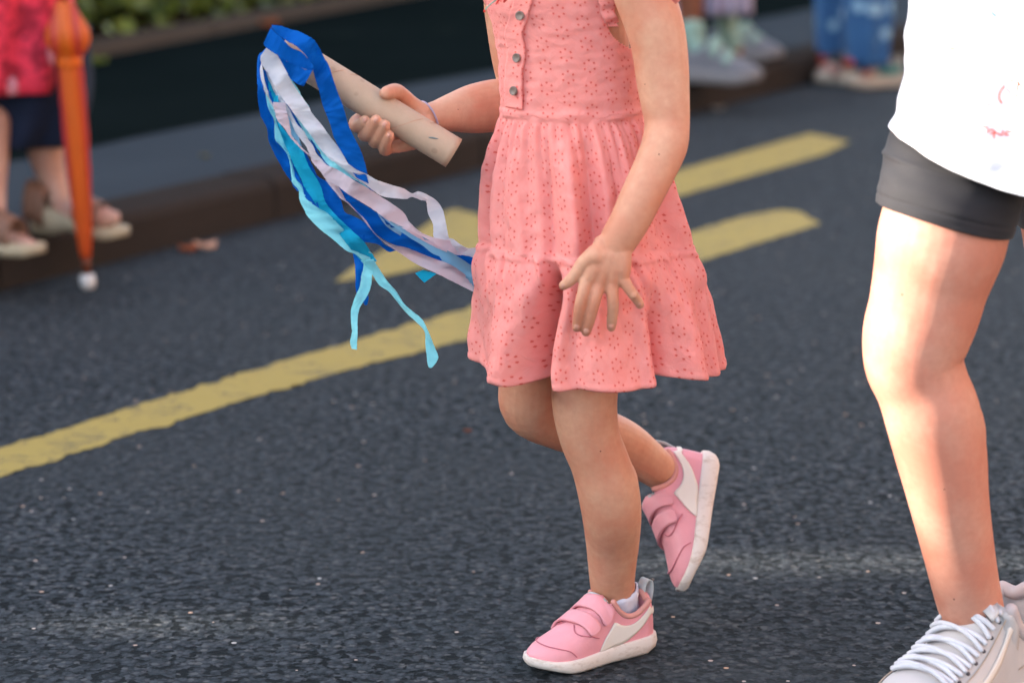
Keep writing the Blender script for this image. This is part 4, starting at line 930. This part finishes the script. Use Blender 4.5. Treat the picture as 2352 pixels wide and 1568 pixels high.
def shirt_at(x, y):                     # surface point seen at picture position (x, y)
    best = None
    for i in range(70):
        ph = R(-85 + i * 1.6)
        for yy in (0,):
            p = shirt(ph, y, .0018); X, Yp = proj(p); y2 = y - (Yp - y); p = shirt(ph, y2, .0018); X, Yp = proj(p); y2 = y2 - (Yp - y); p = shirt(ph, y2, .0022); X, Yp = proj(p)
        e = abs(X - x) + abs(Yp - y)
        if best is None or e < best[0]: best = (e, p)
    return best[1]
def stroke(pts, mat, r=1.6):
    r *= 1.5
    P_ = [(shirt_at(2067 + zx * .293, zy * .293), M(r, 2.4)) for zx, zy in pts]
    bm = bmesh.new(); tube(bm, P_, 6, 4, 0.35); sub('marker_drawing', bm, mat, ts)
stroke([(355, 375), (400, 380), (440, 385)], MAT['ink_red'], 1.4); stroke([(395, 410), (410, 380), (415, 345)], MAT['ink_red'], 1.2)
stroke([(640, 690), (630, 730), (590, 780), (650, 800), (700, 830)], MAT['ink_red'], 1.2)
stroke([(830, 675), (795, 720), (785, 770), (800, 808)], MAT['ink_red'], 1.5); stroke([(850, 700), (868, 720), (850, 745)], MAT['ink_red'], 1.0)
stroke([(870, 635), (910, 640), (930, 690), (920, 775)], MAT['ink_red'], 1.9); stroke([(910, 640), (950, 670), (968, 720)], MAT['ink_red'], 1.9)
stroke([(640, 1020), (650, 990), (680, 1010)], MAT['ink_red'], 1.2); stroke([(700, 1035), (715, 1015), (735, 1035), (715, 1045)], MAT['ink_red'], 1.2); stroke([(745, 1080), (760, 1040), (800, 1060), (815, 1025)], MAT['ink_red'], 1.2); stroke([(820, 1060), (840, 1030), (880, 1030)], MAT['ink_red'], 1.2); stroke([(830, 1055), (870, 1058)], MAT['ink_red'], 1.0)
stroke([(715, 98), (735, 108), (755, 125)], MAT['ink_blue'], 1.8); stroke([(330, 20), (350, 60), (370, 120)], MAT['ink_blue'], .7)
# woman's shoes
def lace_sneaker(parent, T, U, origin, L, label, wmul=1.0):
    root, Sf, patch, seam, chp, loc, tt = make_shoe(parent, T, U, origin, L, dict(chunky=True, upper=MAT['white_leather'], sole=MAT['sole']), label=label, scale_w=wmul)
    k = L / .19
    patch('tongue', MAT['white_leather'], [(.36, -.42), (.345, -.2), (.345, .2), (.36, .42)], [(.47, -.38), (.47, -.15), (.47, .15), (.47, .38)], .004, .006, 14, 8)
    for i in range(7):
        t = .44 + i * .055
        Ls = [(t + .018 * math.sin((j / 8 - .5) * 3 + i), -.40 + .80 * j / 8) for j in range(9)]
        sg = 1 if i % 2 else -1
        bm = bmesh.new(); tube(bm, [(Sf(t + .03 * sg * (j / 8 - .5), -.42 + .84 * j / 8, .0035 * k * (1 + .3 * math.sin(j * math.pi / 8))), .0021 * k) for j in range(9)], 8, 2, 1); chp('lace', bm, MAT['lace'])
        bm = bmesh.new(); tube(bm, [(Sf(t - .03 * sg * (j / 8 - .5), -.42 + .84 * j / 8, .0045 * k * (1 + .3 * math.sin(j * math.pi / 8))), .0020 * k) for j in range(9)], 8, 2, 1); chp('lace', bm, MAT['lace'])
        for s in (-.47, .47):
            bm = bmesh.new(); ball(bm, Sf(t, s, .0006), .0016 * k, .0016 * k, .0016 * k, None, 10, 8); chp('eyelet', bm, MAT['hole'])
    for sg in (1, -1):
        seam([(.40, .50 * sg), (.50, .54 * sg), (.62, .55 * sg), (.74, .56 * sg), (.82, .60 * sg), (.86, .78 * sg), (.87, .95 * sg)], MAT['seam'], .0005)
        seam([(.06, .60 * sg), (.15, .66 * sg), (.25, .66 * sg), (.33, .58 * sg), (.40, .50 * sg)], MAT['seam'], .0006)
        seam([(.03, .74 * sg), (.14, .80 * sg), (.26, .82 * sg), (.36, .90 * sg)], MAT['seam'], .0005)
        patch('side_logo', MAT['strip'], [(.30, .60 * sg), (.42, .72 * sg), (.52, .80 * sg), (.62, .80 * sg), (.68, .72 * sg)], [(.30, .585 * sg), (.41, .64 * sg), (.51, .70 * sg), (.61, .73 * sg), (.68, .71 * sg)], .0010, .0012, 16, 4)
    bm = bmesh.new()
    for sg in (1, -1):
        tube(bm, [(Sf(t, sg * .49, .0008), .0050 * k) for t in (.085, .13, .20, .28, .35, .395)], 12, 4)
    tube(bm, [(Sf(.085, .49, .0006), .005 * k), (Sf(.062, .3, .0006), .0054 * k), (Sf(.055, 0, .0006), .0056 * k), (Sf(.062, -.3, .0006), .0054 * k), (Sf(.085, -.49, .0006), .005 * k)], 12, 4); chp('collar', bm, MAT['cuff'])
    return root
hw = W(2405, 1600, 2.55); tw = W(2010, 1715, 2.42)
Tw = Vector((tw.x - hw.x, tw.y - hw.y - .06, 0)).normalized()
lace_sneaker(wom, Tw, Vector((0, 0, 1)), Vector((hw.x - .008, hw.y + .01, 0.012)), .275, 'white lace-up sneaker nearest the camera', 1.06)
lace_sneaker(wom, Vector((-.8, -.5, -.1)), Vector((0, 0, 1)), Vector((W(3020, 1400, 2.82).x, 2.95, 0.03)), .27, 'white sneaker of the rear foot')

# ------------------------------------------------------------------ woman with the umbrella, far left
YL = 5.03
lad = empty('person', Vector((W(110, 520, YL).x, YL, KH)), 'person in red floral tunic, navy skirt and tan sandals at far left', 'person')
bm = bmesh.new()
tube(bm, [P(95, 260, 5.05, 46), P(105, 350, 5.05, 42), P(118, 400, 5.05, 34), P(132, 440, 5.04, 27), P(140, 470, 5.03, 24), P(160, 495, 5.01, 22), P(200, 500, 4.99, 26), P(245, 500, 4.97, 24), P(265, 502, 4.96, 14)], 20)
tube(bm, [P(-20, 280, 4.95, 46), P(-18, 390, 4.93, 36), P(-12, 460, 4.90, 26), P(-8, 510, 4.87, 24), P(10, 548, 4.84, 23), P(45, 562, 4.80, 26), P(70, 568, 4.78, 20)], 20)
for i in range(5):
    ball(bm, W(252 + i * 4, 503 - i * 3, 4.955 + .012 * i), M(10, 5), M(9, 5), M(8, 5)); ball(bm, W(62 + i * 4, 568 - i * 3, 4.77 + .012 * i), M(10, 5), M(9, 5), M(8, 5))
tube(bm, [P(40, 90, 5.02, 90), P(40, 0, 5.02, 100), P(40, -300, 5.02, 110), P(40, -620, 5.02, 120), P(42, -800, 5.02, 120), P(45, -870, 5.02, 60), P(45, -950, 5.0, 55)], 24, 5, .7)
ball(bm, W(55, -1030, 5.0), M(85, 5), M(95, 5), M(115, 5))
for sx in (-1, 1): tube(bm, [P(40 + sx * 150, -800, 5.02, 50), P(45 + sx * 190, -560, 4.98, 42), P(95 + sx * 110, -300, 4.90, 32), P(140 + sx * 20, -190, 4.86, 24), P(150, -165, 4.86, 22)], 16)
body_mesh('body', bm, .006, MAT['skin_far'], lad, 4)
bm = bmesh.new(); ball(bm, W(50, -1050, 5.03), M(98, 5), M(100, 5), M(115, 5)); obj('hair', bm, MAT['hair'], lad)
def loft(tab, Yc, bfac, nu, nv, ylo, yhi, fold=.01, nf=9, ph0=0.0, seed=0):
    def q_(a, b):
        ph = -math.pi + 2 * math.pi * a; y = lerp(ylo, yhi, b); L_, R_ = stable(tab, y); rr = (R_ - L_) / 2 * M(1, Yc); c = W((L_ + R_) / 2, y, Yc)
        d = fold * b * math.sin(nf * ph + ph0) + fold * .6 * noise.noise(Vector((ph * 2, y / 60, seed)))
        return Vector((c.x + (rr + d) * math.sin(ph), Yc - (rr * bfac + d) * math.cos(ph), c.z))
    bm = bmesh.new(); grid(bm, q_, nu, nv, True); return bm
solid(obj('skirt', loft([(0, -120, 200), (130, -115, 205), (220, -110, 207), (300, -105, 178), (340, -100, 152)], YL, .62, 80, 30, 60, 332, .012, 7), MAT['navy'], lad), .003)
solid(obj('floral_tunic', loft([(-850, -10, 90), (-780, -120, 200), (-500, -130, 200), (-200, -120, 160), (0, -130, 150), (100, -140, 152), (200, -148, 150), (240, -150, 146)], YL - .02, .92, 80, 40, -840, 205, .012, 8, 1), MAT['floral'], lad), .003)
def sandal(cx, cy, Yc, w_px, label):
    r = bpy.data.objects.new('sandal', None); C.objects.link(r); c = W(cx, cy, Yc); r.location = c; r.parent = lad; r.matrix_parent_inverse = Matrix.Translation(-lad.location); r['label'] = label
    T = Vector((.93, -.36, 0)).normalized(); S_ = Vector((0, 0, 1)).cross(T); L = .235; z0 = KH
    o0 = Vector((c.x, c.y, z0)) - T * .12
    def ch(nm, bm, m):
        o = obj(nm, bm, m, None); o.parent = r; o.matrix_parent_inverse = Matrix.Translation(-c); return o
    def wd(t): return max(.002, table([(0, .0), (.05, .022), (.2, .030), (.45, .028), (.7, .042), (.88, .038), (.97, .02), (1, .0)], t)[0])
    bm = bmesh.new(); prof = [(0, 0), (.95, 0), (1.02, .5), (1, 1), (0, 1)]
    def f(a, b):
        t = a; j = int(round(b * 8)); sg = -1 if j < 4 else 1; pr = prof[4 - j] if j <= 4 else prof[j - 4]
        top = lerp(.055, .022, sst(.15, .75, t)); bot = .012 * sst(.25, .45, t) * (1 - sst(.5, .62, t)) + .006 * sst(.85, 1, t)
        return o0 + T * (t * L) + S_ * sg * pr[0] * wd(t) + Vector((0, 0, lerp(bot, top, pr[1])))
    grid(bm, f, 30, 9); bmesh.ops.remove_doubles(bm, verts=bm.verts, dist=1e-5); bmesh.ops.recalc_face_normals(bm, faces=bm.faces); ch('sole', bm, MAT['wedge'])
    for (t0, t1, hh) in ((.52, .74, .062), (.02, .22, .09)):
        bm = bmesh.new(); grid(bm, lambda a, b: o0 + T * (lerp(t0, t1, b) * L) + S_ * math.cos(math.pi * a) * wd(.6) * 1.03 + Vector((0, 0, lerp(.05, .03, b) - .012 + hh * .85 * math.sin(math.pi * a) ** .7)), 20, 6); solid(ch('strap', bm, MAT['tan_leather']), .003)
sandal(185, 535, 5.0, 200, 'tan wedge sandal nearest the umbrella'); sandal(-10, 590, 4.80, 200, 'tan wedge sandal cut by the left edge of the picture')
# umbrella
ub = G(203, 662); UA = Vector((ub.x, ub.y, 0)); UB = W(152, 40, 4.88)
um = empty('umbrella', UA, 'furled orange and red umbrella with a white tip resting on the road', 'umbrella')
uax = (UB - UA); uL = uax.length; uax.normalize(); ue1 = Vector((1, 0, 0)); ue1 = (ue1 - uax * ue1.dot(uax)).normalized(); ue2 = uax.cross(ue1)
def lathe(prof, mat, name, pleat=0, n=40, twist=2.0):
    bm = bmesh.new(); rows = []
    for (t, r) in prof:
        rows.append([bm.verts.new(UA + uax * t + (ue1 * math.cos(a) + ue2 * math.sin(a)) * r * (1 + pleat * math.sin(8 * a + twist * t * 6))) for a in [2 * math.pi * k / n for k in range(n)]])
    for r0, r1 in zip(rows, rows[1:]):
        for k in range(n): bm.faces.new((r0[k], r0[(k + 1) % n], r1[(k + 1) % n], r1[k]))
    bm.faces.new(rows[0][::-1]); bm.faces.new(rows[-1]); return obj(name, bm, mat, um)
px = M(1, 4.9)
def yt(y): return (655 - y) / (655 - 40) * uL
lathe([(0.0, 13 * px), (.006, 17 * px), (yt(640), 18 * px), (yt(625), 17 * px), (yt(621), 9 * px)], MAT['umb_tip'], 'tip')
lathe([(yt(622), 9 * px), (yt(600), 10 * px), (yt(585), 11 * px)], MAT['brown'], 'ferrule')
prof = [(586, 10), (570, 12.5), (520, 16.5), (450, 21), (380, 24.5), (300, 26.5), (220, 26), (165, 25), (140, 24), (128, 25), (112, 36), (92, 43), (70, 42), (50, 34), (30, 24), (5, 16)]
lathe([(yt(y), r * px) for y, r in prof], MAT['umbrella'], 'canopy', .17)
lathe([(yt(147), 26.5 * px), (yt(143), 28 * px), (yt(128), 28 * px), (yt(124), 26.5 * px)], simple('orange tie', srgb(214, 96, 16), .6), 'tie_strap')
lathe([(yt(10), 6 * px), (yt(-110), 6 * px)], MAT['brown'], 'shaft')
bm = bmesh.new(); hp = [UA + uax * yt(y) for y in (-105, -140, -190, -215)]; tube(bm, [(hp[0], .012), (hp[1], .014), (hp[2], .014), (hp[3] + ue1 * .015, .014), (hp[3] + ue1 * .05 + uax * .008, .014), (hp[2] + ue1 * .07, .013)], 12, 4); obj('handle', bm, MAT['brown'], um)

# ------------------------------------------------------------------ two people behind, right of the girl
def simple_shoe(parent, x, y, Yc, dirx, L, up_m, sole_m, trims=(), label=None, z=0.0):
    c = W(x, y, Yc); T = Vector(dirx).normalized(); o0 = Vector((c.x, c.y, z)) - T * L * .5
    root, Sf, patch, seam, chp, loc, tt = make_shoe(parent, T, Vector((0, 0, 1)), o0, L, dict(chunky=True, upper=up_m, sole=sole_m), label=label, scale_w=1.05)
    for (nm, m, Ls, Rs) in trims: patch(nm, m, Ls, Rs, .003, .003, 10, 6)
    return root
YR = G(1660, 190, KH).y
pr = empty('person', Vector((W(1650, 150, YR).x, YR, KH)), 'person in lilac striped skirt, mint socks and grey shoes on the kerb', 'person')
bm = bmesh.new()
tube(bm, [P(1575, -120, YR + .1, 36), P(1583, -20, YR + .1, 34), P(1588, 50, YR + .1, 26), P(1592, 110, YR + .08, 22), P(1610, 150, YR + .05, 20)], 16)
tube(bm, [P(1655, -120, YR + .35, 34), P(1662, -20, YR + .35, 30), P(1668, 40, YR + .35, 24), P(1674, 90, YR + .33, 20), P(1690, 118, YR + .3, 18)], 16)
tube(bm, [P(1620, -100, YR + .2, 90), P(1620, -350, YR + .2, 95), P(1620, -560, YR + .2, 100), P(1620, -640, YR + .2, 35), P(1620, -690, YR + .2, 34)], 18, 5, .7)
ball(bm, W(1620, -750, YR + .2), M(58, YR), M(64, YR), M(75, YR))
for sx in (-1, 1): tube(bm, [P(1620 + sx * 95, -560, YR + .2, 30), P(1620 + sx * 125, -400, YR + .2, 26), P(1620 + sx * 120, -240, YR + .15, 20)], 12)
body_mesh('body', bm, .008, MAT['skin_dark'], pr, 3)
for (pts) in ([P(1590, 66, YR + .09, 30), P(1593, 100, YR + .08, 27), P(1606, 140, YR + .05, 27)], [P(1668, 20, YR + .35, 28), P(1672, 70, YR + .34, 25), P(1684, 105, YR + .31, 24)]):
    bm = bmesh.new(); tube(bm, pts, 16, 4); obj('sock', bm, MAT['mint'], pr)
bm = bmesh.new(); ball(bm, W(1622, -765, YR + .23), M(66, YR), M(68, YR), M(78, YR)); obj('hair', bm, MAT['hair'], pr)
solid(obj('striped_skirt', loft([(-420, 1560, 1690), (-100, 1545, 1710), (20, 1538, 1712), (60, 1536, 1716)], YR + .2, .8, 90, 20, -420, 32, .022, 14), MAT['stripes'], pr), .003)
solid(obj('blouse', loft([(-640, 1590, 1650), (-590, 1525, 1715), (-380, 1545, 1700)], YR + .2, .75, 60, 20, -640, -380, .01, 6), MAT['shirt'], pr), .003)
mint = [('strap', MAT['mint'], [(.43, -.7), (.43, 0), (.43, .8)], [(.53, -.7), (.53, 0), (.53, .8)]), ('strap', MAT['mint'], [(.60, -.7), (.60, 0), (.60, .8)], [(.68, -.7), (.68, 0), (.68, .8)])]
simple_shoe(pr, 1650, 180, YR - .02, (.90, -.42, 0), .30, MAT['grey_shoe'], MAT['grey_sole'], mint, 'grey shoe nearest the road', KH)
simple_shoe(pr, 1718, 130, G(1718, 138, KH).y, (.84, -.5, 0), .27, MAT['grey_shoe'], MAT['grey_sole'], mint, 'grey shoe further back', KH)
YJ = G(2000, 200, 0).y
pj = empty('person', Vector((W(1965, 190, YJ).x, YJ, 0)), 'person in patterned blue jeans and cream canvas shoes in the road by the kerb', 'person')
bm = bmesh.new()
for (x, dy) in ((1915, .28), (1992, .0)): tube(bm, [P(x, -200, YJ + dy, 34), P(x, 0, YJ + dy, 32), P(x, 120, YJ + dy, 18), P(x, 165, YJ + dy, 16)], 14)
tube(bm, [P(1955, -180, YJ + .14, 80), P(1955, -400, YJ + .14, 80), P(1955, -560, YJ + .14, 70), P(1955, -610, YJ + .14, 30)], 16, 5, .7); ball(bm, W(1955, -690, YJ + .12), M(60, YJ), M(64, YJ), M(74, YJ))
for sx in (-1, 1): tube(bm, [P(1955 + sx * 80, -540, YJ + .14, 26), P(1955 + sx * 105, -300, YJ + .1, 20), P(1955 + sx * 100, -200, YJ + .1, 16)], 12)
body_mesh('body', bm, .008, MAT['skin_far'], pj, 3)
bm = bmesh.new(); ball(bm, W(1957, -705, YJ + .15), M(66, YJ), M(68, YJ), M(76, YJ)); obj('hair', bm, MAT['hair'], pj)
bm = loft([(-260, 1880, 1960), (0, 1876, 1955), (100, 1880, 1952), (150, 1884, 1948)], YJ + .28, .9, 50, 24, -260, 140, .008, 6)
def mergebm(a, b):
    me = bpy.data.meshes.new('t'); b.to_mesh(me); b.free(); a.from_mesh(me); bpy.data.meshes.remove(me); return a
bm = mergebm(bm, loft([(-260, 1935, 2060), (0, 1938, 2048), (100, 1945, 2042), (150, 1950, 2036)], YJ, .9, 50, 24, -260, 152, .010, 6, 2))
solid(obj('jeans', bm, MAT['jeans'], pj), .003)
solid(obj('sweatshirt', loft([(-600, 1920, 1990), (-560, 1868, 2040), (-230, 1866, 2046)], YJ + .14, .72, 50, 20, -600, -220, .01, 6), MAT['black'], pj), .004)
for (x, y, dy) in ((1885, 139, .2), (1945, 146, -.06)):
    bm = bmesh.new(); ball(bm, W(x + 4, y, YJ + dy), M(13, YJ), M(13, YJ), M(11, YJ)); obj('red_pompom', bm, MAT['red_trim'], pj)
tr1 = [('toe_panel', MAT['peach'], [(.66, -.95), (.66, 0), (.66, .95)], [(.86, -.9), (.88, 0), (.86, .9)]), ('lace_panel', MAT['black'], [(.42, -.8), (.42, 0), (.42, .8)], [(.60, -.8), (.60, 0), (.60, .8)])]
tr2 = [('heel_panel', MAT['teal'], [(.12, .66), (.3, .72), (.5, .8)], [(.12, .95), (.3, .95), (.5, .95)]), ('toe_panel', MAT['peach'], [(.62, -.95), (.62, 0), (.62, .95)], [(.80, -.9), (.82, 0), (.80, .9)]), ('lace_panel', MAT['black'], [(.70, -.6), (.70, 0), (.70, .6)], [(.80, -.6), (.80, 0), (.80, .6)])]
CR = simple('dull cream canvas', srgb(150, 138, 124), .8); CS = simple('dull cream rubber', srgb(168, 156, 142), .7)
simple_shoe(pj, 1915, 190, G(1915, 190).y, (-.55, -.80, 0), .22, CR, CS, tr1, 'cream and black canvas shoe, left foot in the picture')
simple_shoe(pj, 2005, 203, G(2005, 200).y, (-.93, -.36, 0), .245, CR, CS, tr2, 'cream and teal canvas shoe facing left')

# ------------------------------------------------------------------ litter
def curled_leaf(x, y, w_px, mat, label, z=0.0, name='fallen_leaf', cat_='leaf', ang=0.0, paper=False):
    c = G(x, y, z); L = M(w_px, c.y); bm = bmesh.new(); rot = Matrix.Rotation(ang, 3, 'Z')
    def f(a, b):
        wd = L * .5 * (math.sin(math.pi * a) ** .6 if not paper else .45) * (b - .5); return c + rot @ Vector(((a - .5) * L, wd * .8, .004 + L * .34 * (abs(b - .5) * 1.6) ** 1.5 + L * .14 * (a - .5) ** 2 * 4 + .2 * L * noise.noise(Vector((a * 2, b * 2, x)))))
    grid(bm, f, 16, 9); solid(tag(obj(name, bm, mat), label, cat_), .0015)
curled_leaf(432, 580, 42, MAT['deadleaf'], 'curled brown dry leaf touching a pale scrap on the road near the kerb')
curled_leaf(472, 575, 50, simple('pale scrap', srgb(206, 160, 136), .8), 'pale beige curled scrap lying beside the brown leaf', name='paper_scrap', cat_='litter', ang=.15, paper=True)
curled_leaf(1812, 198, 30, simple('yellow leaf', srgb(120, 108, 30), .8), 'yellow fallen leaf at the kerb between the two pairs of background shoes')
curled_leaf(1650, 256, 26, simple('grey pebble scrap', srgb(130, 122, 116), .8), 'greyish scrap on the road below the grey strapped shoes', name='paper_scrap', cat_='litter')
curled_leaf(470, 365, 20, simple('olive leaf', srgb(108, 98, 44), .8), 'small olive leaf alone on the pavement right of the umbrella', z=KH)
curled_leaf(1074, 996, 17, simple('tiny brown leaf', srgb(110, 62, 44), .8), 'tiny brown leaf on the road left of the child\'s knees')
curled_leaf(222, 150, 46, simple('green leaf', srgb(96, 110, 34), .8), 'olive green leaf on the pavement in front of the stone border', z=KH)
curled_leaf(618, 62, 40, MAT['deadleaf'], 'orange brown leaf by the stone border above the streamers', z=KH + .01)
